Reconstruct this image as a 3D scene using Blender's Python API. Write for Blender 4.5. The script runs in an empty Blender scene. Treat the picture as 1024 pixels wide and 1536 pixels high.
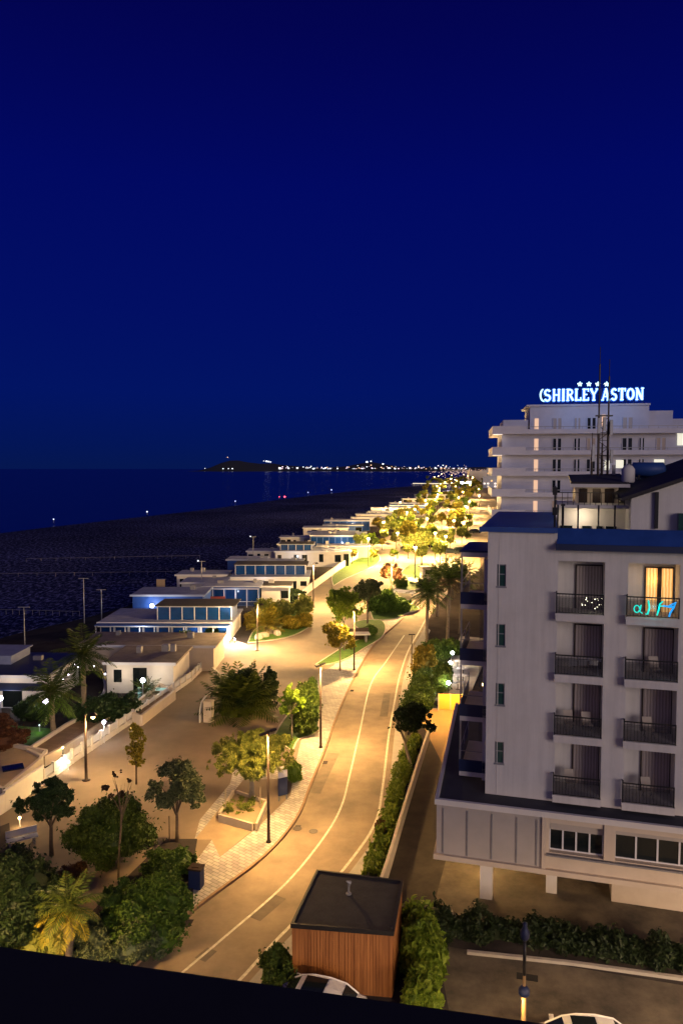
import bpy, math, random
import numpy as np
from mathutils import Vector, noise
random.seed(7)
R = math.radians
SC = bpy.context.scene
COL = SC.collection

# ------------------------------------------------------------------ camera, world, light
CAMZ = 22.0; FPX = 1109.0; PITCH = math.atan(65/1109)
cd = bpy.data.cameras.new('camera'); cam = bpy.data.objects.new('camera', cd); COL.objects.link(cam)
cam.location = (0, 0, CAMZ); cam.rotation_euler = (R(90)-PITCH, 0, 0)
cd.sensor_fit = 'VERTICAL'; cd.sensor_height = 36; cd.sensor_width = 24; cd.lens = 26.0
cd.clip_start = 0.05; cd.clip_end = 120000
SC.camera = cam
SC.view_settings.view_transform = 'Standard'; SC.view_settings.look = 'None'
SC.view_settings.exposure = 0.0; SC.view_settings.gamma = 1.0
SC.cycles.use_denoising = True
SC.cycles.max_bounces = 5; SC.cycles.transparent_max_bounces = 8
SC.cycles.sample_clamp_indirect = 3.0
w = bpy.data.worlds.new('World'); SC.world = w; w.use_nodes = True
nt = w.node_tree; nt.nodes.clear()
out = nt.nodes.new('ShaderNodeOutputWorld'); bg = nt.nodes.new('ShaderNodeBackground')
tc = nt.nodes.new('ShaderNodeTexCoord'); sp = nt.nodes.new('ShaderNodeSeparateXYZ'); rp = nt.nodes.new('ShaderNodeValToRGB')
nt.links.new(tc.outputs['Generated'], sp.inputs[0]); nt.links.new(sp.outputs['Z'], rp.inputs[0])

gm = nt.nodes.new('ShaderNodeMath'); gm.operation = 'MULTIPLY_ADD'; gm.inputs[1].default_value = -1.25; gm.inputs[2].default_value = -.25; gm.use_clamp = True   # fill glow added to the sky behind the camera, softens the facades
gc = nt.nodes.new('ShaderNodeMixRGB'); gc.blend_type = 'ADD'; gc.inputs[2].default_value = (.140, .112, .118, 1)
nt.links.new(sp.outputs['Y'], gm.inputs[0]); nt.links.new(gm.outputs[0], gc.inputs[0]); nt.links.new(rp.outputs[0], gc.inputs[1]); nt.links.new(gc.outputs[0], bg.inputs[0]); nt.links.new(bg.outputs[0], out.inputs[0])
stops = [(0.0, (.0016, .0085, .078)), (.03, (.0010, .0078, .094)), (.10, (.0006, .0070, .124)), (.2, (.0006, .0048, .126)), (.35, (.0004, .0028, .120)), (.5, (.0008, .0014, .080)), (.62, (.0008, .0009, .056)), (1.0, (.0010, .0010, .045))]
el = rp.color_ramp.elements
while len(el) > 1: el.remove(el[-1])
el[0].position = stops[0][0]; el[0].color = (*stops[0][1], 1)
for p_, c_ in stops[1:]:
    e_ = el.new(p_); e_.color = (*c_, 1)
bg.inputs[1].default_value = 1.0
sd = bpy.data.lights.new('fill_sun', 'SUN'); so = bpy.data.objects.new('fill_sun', sd); COL.objects.link(so)
sd.energy = 0.92; sd.angle = R(25); sd.color = (1.0, .83, .76)  # soft fill added from behind, in place of unseen street lights
so.rotation_euler = Vector((-0.42, 0.88, -0.15)).to_track_quat('-Z', 'Y').to_euler()

# ------------------------------------------------------------------ helpers
def ray(px, py):
    x = (px-512)/FPX; y = -(py-768)/FPX
    return Vector((x, math.cos(PITCH)+math.sin(PITCH)*y, -math.sin(PITCH)+math.cos(PITCH)*y))
def G(px, py, z=0.0):
    d = ray(px, py); t = (z-CAMZ)/d.z
    return (d.x*t, d.y*t)
class Frame:
    def __init__(s, o, ang):
        s.o = Vector((o[0], o[1], 0)); s.a = ang
        s.d = Vector((math.cos(ang), math.sin(ang), 0)); s.n = Vector((-math.sin(ang), math.cos(ang), 0))
    def hit(s, px, py, v=0.0):
        r = ray(px, py); C = Vector((0, 0, CAMZ))
        t = (v-(C-s.o).dot(s.n))/r.dot(s.n); p = C+r*t
        return ((p-s.o).dot(s.d), p.z)
    def u(s, px, py=900, v=0.0): return s.hit(px, py, v)[0]
    def w(s, u, v, z=0): 
        p = s.o+s.d*u+s.n*v; return (p.x, p.y, z)

def tag(o, label=None, cat=None, group=None, kind=None):
    if label: o['label'] = label
    if cat: o['category'] = cat
    if group: o['group'] = group
    if kind: o['kind'] = kind
    return o
def empty(name, loc, rz=0, label=None, cat=None, group=None):
    o = bpy.data.objects.new(name, None); COL.objects.link(o)
    o.location = loc if len(loc) == 3 else (loc[0], loc[1], 0); o.rotation_euler = (0, 0, rz); o.empty_display_size = .2
    return tag(o, label, cat, group)
def copy_tree(o, parent=None):
    c = o.copy(); COL.objects.link(c)
    if parent: c.parent = parent
    for ch in list(o.children): copy_tree(ch, c)
    return c

class MB:
    def __init__(s): s.v = []; s.f = []; s.m = []
    def add(s, vs, fs, mi=0):
        b = len(s.v); s.v += [tuple(q) for q in vs]; s.f += [tuple(b+i for i in f) for f in fs]; s.m += [mi]*len(fs); return s
    def box(s, x0, x1, y0, y1, z0, z1, mi=0):
        if x0 > x1: x0, x1 = x1, x0
        if y0 > y1: y0, y1 = y1, y0
        if z0 > z1: z0, z1 = z1, z0
        return s.add([(x0,y0,z0),(x1,y0,z0),(x1,y1,z0),(x0,y1,z0),(x0,y0,z1),(x1,y0,z1),(x1,y1,z1),(x0,y1,z1)],
              [(0,3,2,1),(4,5,6,7),(0,1,5,4),(1,2,6,5),(2,3,7,6),(3,0,4,7)], mi)
    def prism(s, poly, z0, z1, mi=0):
        n = len(poly)
        a = sum(poly[i][0]*poly[(i+1)%n][1]-poly[(i+1)%n][0]*poly[i][1] for i in range(n))
        if a < 0: poly = poly[::-1]
        s.add([(p[0],p[1],z0) for p in poly]+[(p[0],p[1],z1) for p in poly],
              [tuple(range(n-1,-1,-1)), tuple(range(n,2*n))]+[(i,(i+1)%n,n+(i+1)%n,n+i) for i in range(n)], mi); return s
    def bar(s, a, b, r, mi=0, n=6, r2=None):
        return s.tube([a, b], [r, r if r2 is None else r2], n, mi)
    def tube(s, pts, rs, n=8, mi=0):
        pts = [Vector(p) for p in pts]; vs = []; fs = []
        for i, p in enumerate(pts):
            t = (pts[min(i+1, len(pts)-1)]-pts[max(i-1, 0)]).normalized()
            a = t.cross(Vector((0, 1, 0)) if abs(t.y) < .9 else Vector((1, 0, 0))).normalized(); b = t.cross(a)
            r = rs[i] if isinstance(rs, (list, tuple)) else rs
            for k in range(n):
                q = 2*math.pi*k/n; vs.append(p+a*(r*math.cos(q))+b*(r*math.sin(q)))
        for i in range(len(pts)-1):
            for k in range(n):
                fs.append((i*n+k, i*n+(k+1)%n, (i+1)*n+(k+1)%n, (i+1)*n+k))
        fs.append(tuple(range(n-1,-1,-1))); fs.append(tuple((len(pts)-1)*n+k for k in range(n)))
        return s.add(vs, fs, mi)
    def lathe(s, c, prof, n=12, mi=0):
        vs = []; fs = []
        for r, z in prof:
            for k in range(n):
                q = 2*math.pi*k/n; vs.append((c[0]+r*math.cos(q), c[1]+r*math.sin(q), c[2]+z))
        for i in range(len(prof)-1):
            for k in range(n): fs.append((i*n+k, i*n+(k+1)%n, (i+1)*n+(k+1)%n, (i+1)*n+k))
        fs.append(tuple(range(n-1,-1,-1))); fs.append(tuple((len(prof)-1)*n+k for k in range(n)))
        return s.add(vs, fs, mi)
    def ball(s, c, r, n=10, mi=0, sz=1.0):
        return s.lathe(c, [(max(.001, r*math.sin(math.pi*i/6)), -r*sz*math.cos(math.pi*i/6)) for i in range(7)], n, mi)
    def build(s, name, mats, parent=None, smooth=False, loc=None, rz=0):
        me = bpy.data.meshes.new(name); me.from_pydata(s.v, [], s.f)
        if not isinstance(mats, (list, tuple)): mats = [mats]
        for m in mats: me.materials.append(m)
        if len(mats) > 1: me.polygons.foreach_set('material_index', s.m)
        if smooth: me.polygons.foreach_set('use_smooth', [True]*len(me.polygons))
        me.update()
        o = bpy.data.objects.new(name, me); COL.objects.link(o)
        if parent: o.parent = parent
        if loc: o.location = loc
        if rz: o.rotation_euler = (0, 0, rz)
        return o

# ------------------------------------------------------------------ materials
def mat(name, c1, c2=None, rough=.7, scale=2.0, bump=0.0, bscale=None, metal=0.0, detail=6, spec=.5, contrast=1.0, coord='Object'):
    m = bpy.data.materials.new(name); m.use_nodes = True; t = m.node_tree; b = t.nodes['Principled BSDF']
    b.inputs['Roughness'].default_value = rough; b.inputs['Metallic'].default_value = metal
    b.inputs['Specular IOR Level'].default_value = spec
    b.inputs['Base Color'].default_value = (*c1, 1)
    co = t.nodes.new('ShaderNodeTexCoord')
    if c2:
        n = t.nodes.new('ShaderNodeTexNoise'); n.inputs['Scale'].default_value = scale; n.inputs['Detail'].default_value = detail
        n.inputs['Roughness'].default_value = .65
        r = t.nodes.new('ShaderNodeValToRGB'); k = .22/contrast
        r.color_ramp.elements[0].position = .5-k; r.color_ramp.elements[1].position = .5+k
        r.color_ramp.elements[0].color = (*c1, 1); r.color_ramp.elements[1].color = (*c2, 1)
        t.links.new(co.outputs[coord], n.inputs['Vector']); t.links.new(n.outputs['Fac'], r.inputs[0]); t.links.new(r.outputs[0], b.inputs['Base Color'])
    if bump:
        n2 = t.nodes.new('ShaderNodeTexNoise'); n2.inputs['Scale'].default_value = bscale or scale*6; n2.inputs['Detail'].default_value = 4
        bp = t.nodes.new('ShaderNodeBump'); bp.inputs['Strength'].default_value = bump; bp.inputs['Distance'].default_value = .05
        t.links.new(co.outputs[coord], n2.inputs['Vector']); t.links.new(n2.outputs['Fac'], bp.inputs['Height']); t.links.new(bp.outputs[0], b.inputs['Normal'])
    return m
def emis(name, c, s):
    m = bpy.data.materials.new(name); m.use_nodes = True; b = m.node_tree.nodes['Principled BSDF']
    b.inputs['Base Color'].default_value = (*[x*.5 for x in c], 1); b.inputs['Emission Color'].default_value = (*c, 1); b.inputs['Emission Strength'].default_value = s
    return m
def leafmat(name, c1, c2, trans=.25, rough=.55):
    m = bpy.data.materials.new(name); m.use_nodes = True; t = m.node_tree; b = t.nodes['Principled BSDF']
    b.inputs['Roughness'].default_value = rough; b.inputs['Specular IOR Level'].default_value = .3
    g = t.nodes.new('ShaderNodeNewGeometry'); oi = t.nodes.new('ShaderNodeObjectInfo')
    r = t.nodes.new('ShaderNodeValToRGB'); r.color_ramp.elements[0].color = (*c1, 1); r.color_ramp.elements[1].color = (*c2, 1)
    t.links.new(g.outputs['Random Per Island'], r.inputs[0])
    hs = t.nodes.new('ShaderNodeHueSaturation'); mr = t.nodes.new('ShaderNodeMapRange'); mr.inputs[3].default_value = .7; mr.inputs[4].default_value = 1.25
    t.links.new(oi.outputs['Random'], mr.inputs[0]); t.links.new(mr.outputs[0], hs.inputs['Value'])
    mr2 = t.nodes.new('ShaderNodeMapRange'); mr2.inputs[3].default_value = .49; mr2.inputs[4].default_value = .515
    t.links.new(oi.outputs['Random'], mr2.inputs[0]); t.links.new(mr2.outputs[0], hs.inputs['Hue'])
    t.links.new(r.outputs[0], hs.inputs['Color']); t.links.new(hs.outputs[0], b.inputs['Base Color'])
    tr = t.nodes.new('ShaderNodeBsdfTranslucent'); mx = t.nodes.new('ShaderNodeMixShader'); mx.inputs[0].default_value = trans
    t.links.new(hs.outputs[0], tr.inputs[0]); t.links.new(b.outputs[0], mx.inputs[1]); t.links.new(tr.outputs[0], mx.inputs[2])
    t.links.new(mx.outputs[0], t.nodes['Material Output'].inputs[0])
    return m
def brickmat(name, c1, c2, cm, scale, rot=0, bw=.5, rh=.25, mortar=.02, rough=.7, noise_amt=.35, offset=.5):
    m = mat(name, c1, rough=rough); t = m.node_tree; b = t.nodes['Principled BSDF']
    co = t.nodes.new('ShaderNodeTexCoord'); mp = t.nodes.new('ShaderNodeMapping'); mp.inputs['Rotation'].default_value = (0, 0, rot)
    br = t.nodes.new('ShaderNodeTexBrick'); br.inputs['Color1'].default_value = (*c1, 1); br.inputs['Color2'].default_value = (*c2, 1); br.inputs['Mortar'].default_value = (*cm, 1)
    br.inputs['Scale'].default_value = scale; br.inputs['Brick Width'].default_value = bw; br.inputs['Row Height'].default_value = rh; br.inputs['Mortar Size'].default_value = mortar; br.offset = offset
    n = t.nodes.new('ShaderNodeTexNoise'); n.inputs['Scale'].default_value = .7; n.inputs['Detail'].default_value = 7
    mr = t.nodes.new('ShaderNodeMapRange'); mr.inputs[1].default_value = .3; mr.inputs[2].default_value = .7; mr.inputs[3].default_value = 1-noise_amt; mr.inputs[4].default_value = 1.1
    hs = t.nodes.new('ShaderNodeHueSaturation')
    t.links.new(co.outputs['Object'], mp.inputs[0]); t.links.new(mp.outputs[0], br.inputs['Vector']); t.links.new(co.outputs['Object'], n.inputs['Vector'])
    t.links.new(n.outputs['Fac'], mr.inputs[0]); t.links.new(mr.outputs[0], hs.inputs['Value']); t.links.new(br.outputs['Color'], hs.inputs['Color']); t.links.new(hs.outputs[0], b.inputs['Base Color'])
    return m
M = {}
M['earth'] = mat('earth', (.030,.027,.030), (.07,.062,.06), 1.0, .4, .4, spec=0.0)
M['asphalt'] = mat('asphalt', (.17,.13,.092), (.32,.245,.165), .8, .35, .25, 40, detail=14, contrast=1.3)
M['lane'] = mat('lane_shaded', (.022,.018,.015), (.06,.048,.038), .9, .7, .3, 30, detail=12, contrast=1.4)  # shade on the lane put into a darker albedo
M['sodium_lit_paving'] = mat('sodium_lit_paving', (.26,.15,.05), (.36,.22,.08), .8, .8, .1)  # sodium light put into the paving colour
M['asphalt_dark'] = mat('asphalt_dark', (.055,.048,.04), (.15,.125,.095), .85, .6, .3, 30, detail=14, contrast=1.6)
M['prom'] = mat('promenade', (.135,.105,.078), (.25,.19,.135), .85, .22, .2, 25, detail=12)
M['pavers'] = brickmat('pavers', (.50,.48,.46), (.33,.31,.31), (.20,.19,.18), 1.0, R(38), .5, .25, .02, noise_amt=.3)
M['concrete'] = mat('concrete', (.30,.28,.26), (.42,.40,.36), .85, 1.2, .15)
M['tan_paving'] = mat('tan_paving', (.26,.19,.12), (.36,.27,.17), .85, 1.0, .15)
M['kerb'] = mat('kerb', (.20,.12,.07), (.30,.19,.11), .8, 3, .1)
M['kerb_pale'] = mat('kerb_pale', (.38,.34,.28), (.50,.46,.40), .8, 3, .1)
M['line'] = mat('road_paint', (.45,.42,.34), (.70,.66,.56), .6, 4, contrast=1.6, detail=10)
M['sand'] = None
M['grass'] = mat('grass', (.03,.09,.004), (.08,.17,.012), .9, 1.5, .8, 30, detail=10)
M['rock'] = mat('rock', (.25,.22,.18), (.45,.40,.32), .9, 2, .6)
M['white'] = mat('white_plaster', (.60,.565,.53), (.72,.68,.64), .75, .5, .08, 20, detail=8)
M['white_blue_lit'] = mat('white_plaster_blue_lit', (.40,.41,.52), (.50,.51,.62), .75, .5, .05, 20, detail=8)  # white plaster with the sign's blue glow put into the colour
M['white2'] = mat('white_wall', (.60,.57,.53), (.72,.69,.64), .75, .6, .05, 20)
M['cream'] = mat('cream_wall', (.50,.42,.33), (.60,.52,.42), .8, .7, .06)
M['panel'] = mat('podium_panel', (.36,.33,.30), (.44,.40,.37), .6, .6)
M['podium_roof'] = mat('bitumen_roof', (.035,.036,.045), (.06,.06,.07), .85, .8, .2)
M['blue_metal'] = mat('blue_metal', (.012,.05,.22), (.025,.08,.32), .5, 1.0, metal=.0)
M['ochre'] = mat('ochre_pole', (.22,.14,.06), None, .7)
M['navy'] = mat('navy_metal', (.008,.018,.07), None, .5)
M['dark_metal'] = mat('dark_metal', (.02,.02,.022), None, .45, metal=.3)
M['brown_metal'] = mat('bronze_metal', (.035,.022,.016), None, .5, metal=.4)
M['grey_metal'] = mat('grey_metal', (.22,.22,.24), (.3,.3,.32), .5, metal=.4)
M['white_metal'] = mat('white_metal', (.62,.63,.66), None, .4)
M['blue_glass'] = mat('blue_glass', (.006,.03,.12), (.012,.06,.22), .12, .6)
M['blue_paint'] = mat('blue_paint', (.02,.07,.26), (.04,.11,.36), .5, .8)
M['dark_glass'] = mat('dark_glass', (.008,.012,.014), None, .08)
M['green_glass'] = mat('green_glass', (.02,.05,.05), (.03,.08,.075), .1, 3)
M['curtain'] = None
M['slate'] = mat('shed_felt', (.028,.028,.032), (.055,.053,.055), .9, 1.4, .4)
M['roof_dark'] = mat('dark_roof', (.022,.019,.022), (.045,.04,.04), .85, 1.0, .3)
M['roof_brown'] = mat('brown_roof', (.14,.11,.09), (.28,.23,.19), .9, .8, .3)
M['roof_grey'] = mat('grey_roof', (.20,.23,.33), (.32,.35,.48), .8, .8, .15)
M['deck'] = brickmat('deck_boards', (.30,.20,.12), (.22,.14,.085), (.05,.035,.02), 1.0, R(8), 2.4, .16, .012)
M['bark'] = mat('bark', (.07,.05,.035), (.16,.12,.08), .95, 5, .6)
M['palm_bark'] = mat('palm_bark', (.11,.085,.06), (.22,.18,.13), .95, 6, .8)
M['pale_bark'] = mat('pale_bark', (.25,.21,.16), (.36,.31,.25), .9, 6, .4)
M['leaf'] = leafmat('leaf', (.03,.065,.008), (.085,.14,.018))
M['leaf_dark'] = leafmat('leaf_dark', (.010,.026,.008), (.028,.050,.014), .15)
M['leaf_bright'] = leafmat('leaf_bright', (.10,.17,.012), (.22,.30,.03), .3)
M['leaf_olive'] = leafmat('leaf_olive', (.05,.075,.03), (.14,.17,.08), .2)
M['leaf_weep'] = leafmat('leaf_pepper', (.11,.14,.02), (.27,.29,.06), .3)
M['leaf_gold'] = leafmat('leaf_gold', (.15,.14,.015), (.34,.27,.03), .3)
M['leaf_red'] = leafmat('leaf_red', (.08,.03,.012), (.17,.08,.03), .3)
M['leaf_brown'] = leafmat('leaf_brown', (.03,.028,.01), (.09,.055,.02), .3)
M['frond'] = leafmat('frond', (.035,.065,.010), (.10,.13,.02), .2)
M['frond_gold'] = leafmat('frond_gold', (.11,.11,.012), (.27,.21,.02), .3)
M['dry'] = leafmat('dry_frond', (.09,.06,.03), (.17,.12,.06), .2)
M['yellow'] = mat('yellow_panel', (.55,.33,.04), (.66,.40,.06), .5, 1)
M['red'] = mat('red_panel', (.22,.03,.02), (.30,.05,.03), .6, 2)
M['car_white'] = mat('car_paint', (.70,.70,.70), None, .22)
M['rubber'] = mat('rubber', (.015,.015,.015), None, .8)
M['black'] = mat('parapet_black', (.006,.006,.010), (.010,.010,.016), .9, 6)
M['e_warm'] = emis('lamp_warm', (1, .68, .28), 26)
M['e_white'] = emis('lamp_white', (.85, .9, 1), 22)
M['e_violet'] = emis('lamp_violet', (.85, .75, 1), 18)
M['e_sign'] = emis('sign_letters', (.45, .80, 1), 2.0)
M['e_signblue'] = emis('sign_tube_blue', (.10, .42, 1), 2.6)
M['e_halo'] = emis('sign_halo', (.015, .10, .65), .9)
M['e_window'] = emis('lit_window', (1, .60, .22), 1.1)
M['e_window2'] = emis('lit_window_pink', (1, .62, .40), .75)
M['e_windowc'] = emis('lit_window_cool', (.95, .92, .74), .8)
M['e_soffit'] = emis('lit_soffit', (1, .86, .78), 1.4)
M['e_teal'] = emis('reflected_teal', (0, .75, .62), 1.0)
M['e_cyan'] = emis('reflected_blue', (.01, .35, .9), 1.0)
M['e_red'] = emis('beacon_red', (1, .05, .08), 9)
M['e_dim'] = emis('dim_pilot', (.7, .75, 1), 1.6)

t = M['white'].node_tree; b = t.nodes['Principled BSDF']; src = b.inputs['Base Color'].links[0].from_socket
co = t.nodes.new('ShaderNodeTexCoord'); mp = t.nodes.new('ShaderNodeMapping'); mp.inputs['Scale'].default_value = (2.2, 2.2, .12); n1 = t.nodes.new('ShaderNodeTexNoise'); n1.inputs['Scale'].default_value = 1.3; n1.inputs['Detail'].default_value = 9; n1.inputs['Roughness'].default_value = .7
mr = t.nodes.new('ShaderNodeMapRange'); mr.inputs[1].default_value = .38; mr.inputs[2].default_value = .6; mr.inputs[3].default_value = .89; mr.inputs[4].default_value = 1.0; hs = t.nodes.new('ShaderNodeHueSaturation')
t.links.new(co.outputs['Object'], mp.inputs[0]); t.links.new(mp.outputs[0], n1.inputs['Vector']); t.links.new(n1.outputs['Fac'], mr.inputs[0]); t.links.new(mr.outputs[0], hs.inputs['Value']); t.links.new(src, hs.inputs['Color']); t.links.new(hs.outputs[0], b.inputs['Base Color'])
# timber cladding
m = mat('timber', (.2,.08,.03), rough=.6); t = m.node_tree; b = t.nodes['Principled BSDF']
co = t.nodes.new('ShaderNodeTexCoord'); wv = t.nodes.new('ShaderNodeTexBrick'); mp = t.nodes.new('ShaderNodeMapping'); mp.inputs['Rotation'].default_value = (R(90), 0, 0)
mp2 = t.nodes.new('ShaderNodeMapping'); mp2.inputs['Scale'].default_value = (7, 7, .35)
nz = t.nodes.new('ShaderNodeTexNoise'); nz.inputs['Scale'].default_value = 1; nz.inputs['Detail'].default_value = 8
cr = t.nodes.new('ShaderNodeValToRGB'); cr.color_ramp.elements[0].color = (.20,.075,.022,1); cr.color_ramp.elements[1].color = (.38,.16,.05,1); cr.color_ramp.elements[0].position = .32; cr.color_ramp.elements[1].position = .7
t.links.new(co.outputs['Object'], mp2.inputs[0]); t.links.new(mp2.outputs[0], nz.inputs['Vector']); t.links.new(nz.outputs['Fac'], cr.inputs[0]); t.links.new(cr.outputs[0], b.inputs['Base Color'])
M['timber'] = m
# curtain; light and shade of the folds put into colour bands
m = mat('curtain', (.20,.165,.15), rough=.9); t = m.node_tree; b = t.nodes['Principled BSDF']
co = t.nodes.new('ShaderNodeTexCoord'); wv = t.nodes.new('ShaderNodeTexWave'); wv.bands_direction = 'X'; wv.inputs['Scale'].default_value = 2.2; wv.inputs['Distortion'].default_value = 1.5; wv.inputs['Detail'].default_value = 2
cr = t.nodes.new('ShaderNodeValToRGB'); cr.color_ramp.elements[0].color = (.30,.25,.23,1); cr.color_ramp.elements[1].color = (.52,.44,.40,1)
t.links.new(co.outputs['Object'], wv.inputs['Vector']); t.links.new(wv.outputs['Fac'], cr.inputs[0]); t.links.new(cr.outputs[0], b.inputs['Base Color'])
M['curtain'] = m
m = m.copy(); m.name = 'curtain_lit'; t = m.node_tree; b = t.nodes['Principled BSDF']; cr = [n for n in t.nodes if n.type == 'VALTORGB'][0]
cr.color_ramp.elements[0].color = (.75,.34,.08,1); cr.color_ramp.elements[1].color = (1,.66,.27,1)
t.links.new(cr.outputs[0], b.inputs['Emission Color']); b.inputs['Emission Strength'].default_value = .85
M['curtain_lit'] = m
# sand: dark with footprints and pale grains, blue night light put into the colour
m = mat('sand', (.1,.09,.1), rough=1.0, spec=0.0); t = m.node_tree; b = t.nodes['Principled BSDF']
co = t.nodes.new('ShaderNodeTexCoord')
n1 = t.nodes.new('ShaderNodeTexNoise'); n1.inputs['Scale'].default_value = .55; n1.inputs['Detail'].default_value = 6; n1.inputs['Roughness'].default_value = .75
n2 = t.nodes.new('ShaderNodeTexNoise'); n2.inputs['Scale'].default_value = .02; n2.inputs['Detail'].default_value = 5
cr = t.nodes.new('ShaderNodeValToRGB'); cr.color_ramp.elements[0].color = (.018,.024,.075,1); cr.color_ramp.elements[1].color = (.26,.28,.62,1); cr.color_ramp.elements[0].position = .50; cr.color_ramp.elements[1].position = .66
mr = t.nodes.new('ShaderNodeMapRange'); mr.inputs[1].default_value = .35; mr.inputs[2].default_value = .65; mr.inputs[3].default_value = .6; mr.inputs[4].default_value = 1.15
hs = t.nodes.new('ShaderNodeHueSaturation'); bp = t.nodes.new('ShaderNodeBump'); bp.inputs['Strength'].default_value = .35; bp.inputs['Distance'].default_value = .12
mp = t.nodes.new('ShaderNodeMapping'); mp.inputs['Scale'].default_value = (2.6, 1.2, 1)
t.links.new(co.outputs['Object'], mp.inputs[0]); t.links.new(mp.outputs[0], n1.inputs['Vector']); t.links.new(co.outputs['Object'], n2.inputs['Vector'])
t.links.new(n1.outputs['Fac'], cr.inputs[0]); t.links.new(cr.outputs[0], hs.inputs['Color']); t.links.new(n2.outputs['Fac'], mr.inputs[0]); t.links.new(mr.outputs[0], hs.inputs['Value'])
t.links.new(hs.outputs[0], b.inputs['Base Color']); t.links.new(n1.outputs['Fac'], bp.inputs['Height']); t.links.new(bp.outputs[0], b.inputs['Normal'])
M['sand'] = m
# water
m = mat('sea_water', (.003,.008,.05), rough=.22); t = m.node_tree; b = t.nodes['Principled BSDF']
co = t.nodes.new('ShaderNodeTexCoord'); n1 = t.nodes.new('ShaderNodeTexNoise'); n1.inputs['Scale'].default_value = .25; n1.inputs['Detail'].default_value = 6
bp = t.nodes.new('ShaderNodeBump'); bp.inputs['Strength'].default_value = .5; bp.inputs['Distance'].default_value = .5
t.links.new(co.outputs['Object'], n1.inputs['Vector']); t.links.new(n1.outputs['Fac'], bp.inputs['Height']); t.links.new(bp.outputs[0], b.inputs['Normal'])
M['water'] = m
# railing panel, see-through
m = mat('railing_mesh', (.02,.022,.03), rough=.4); m.node_tree.nodes['Principled BSDF'].inputs['Alpha'].default_value = .32; M['rail_panel'] = m
m = mat('smoked_glass', (.10,.11,.15), rough=.25); m.node_tree.nodes['Principled BSDF'].inputs['Alpha'].default_value = .28; M['smoke_glass'] = m

# ------------------------------------------------------------------ ground, sea
def poly(name, pts, z0, z1, m, kind='structure', cat=None):
    """slab with side faces; concave outlines triangulated"""
    import bmesh
    bm = bmesh.new(); vs = [bm.verts.new((p[0], p[1], z1)) for p in pts]
    f = bm.faces.new(vs); f.normal_update()
    if f.normal.z < 0: f.normal_flip()
    if z0 < z1:
        lo = [bm.verts.new((p[0], p[1], z0)) for p in pts]; n = len(pts)
        for i in range(n): bm.faces.new((vs[i], lo[i], lo[(i+1)%n], vs[(i+1)%n]))
    bmesh.ops.triangulate(bm, faces=[f]); bmesh.ops.recalc_face_normals(bm, faces=bm.faces) if z0 < z1 else None
    me = bpy.data.meshes.new(name); bm.to_mesh(me); bm.free(); me.materials.append(m)
    o = bpy.data.objects.new(name, me); COL.objects.link(o); tag(o, kind=kind); return o
def smooth(pts, k=4):
    """Catmull-Rom through points"""
    P = [Vector((*p, 0)) if len(p) == 2 else Vector(p) for p in pts]; o = []
    for i in range(len(P)-1):
        a, b, c, d = P[max(i-1,0)], P[i], P[i+1], P[min(i+2,len(P)-1)]
        for j in range(k):
            s = j/k; o.append(.5*((2*b)+(c-a)*s+(2*a-5*b+4*c-d)*s*s+(3*b-a-3*c+d)*s**3))
    o.append(P[-1]); return [(p.x, p.y) for p in o]
def offset(pts, d):
    o = []
    for i, p in enumerate(pts):
        a = Vector(pts[max(i-1,0)]); b = Vector(pts[min(i+1,len(pts)-1)]); t = (b-a).normalized()
        o.append((p[0]-t.y*d, p[1]+t.x*d))
    return o
def strip(name, line, w, z0, z1, m, kind='structure', side=0):
    """band of width w along line; side 0 centred, else offset start"""
    a = offset(line, side+w/2); b = offset(line, side-w/2)
    mb = MB(); n = len(line)
    vs = [(x, y, z1) for x, y in a]+[(x, y, z1) for x, y in b]+[(x, y, z0) for x, y in a]+[(x, y, z0) for x, y in b]
    fs = []
    for i in range(n-1):
        fs.append((n+i, n+i+1, i+1, i))
        if z1-z0 > .005:
            fs.append((i, i+1, 2*n+i+1, 2*n+i)); fs.append((n+i+1, n+i, 3*n+i, 3*n+i+1))
    if z1-z0 > .005: fs += [(0, 2*n, 3*n, n), (n-1, 2*n-1, 4*n-1, 3*n-1)]
    mb.add(vs, fs); o = mb.build(name, m); tag(o, kind=kind); return o

poly('sea', [(-30000,-3000),(30000,-3000),(30000,60000),(-30000,60000)], -.8, -.8, M['water'])
shore = [(-150,-200),(-138,60),(-130,160),(-116,251),(-98,315),(-72,400),(-40,543),(10,720),(60,860),(142,1063),(190,1300),(260,1500),(600,2600),(1500,4500),(3000,6200)]
poly('ground', smooth(shore, 3)+[(9000,9000),(9000,-300),(-150,-300)], -1.5, 0.0, M['earth'])
beach = smooth(shore, 3)
inner = [(-48,-200),(-47,60),(-46,90),(-36,112),(-30,135),(-22,165),(-14,200),(0,260),(22,350),(55,470),(110,700),(170,980),(215,1250),(300,1500)]
poly('beach', [p for p in beach if p[1] < 1480]+smooth(inner, 3)[::-1], -1.4, .05, M['sand'])

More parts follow.
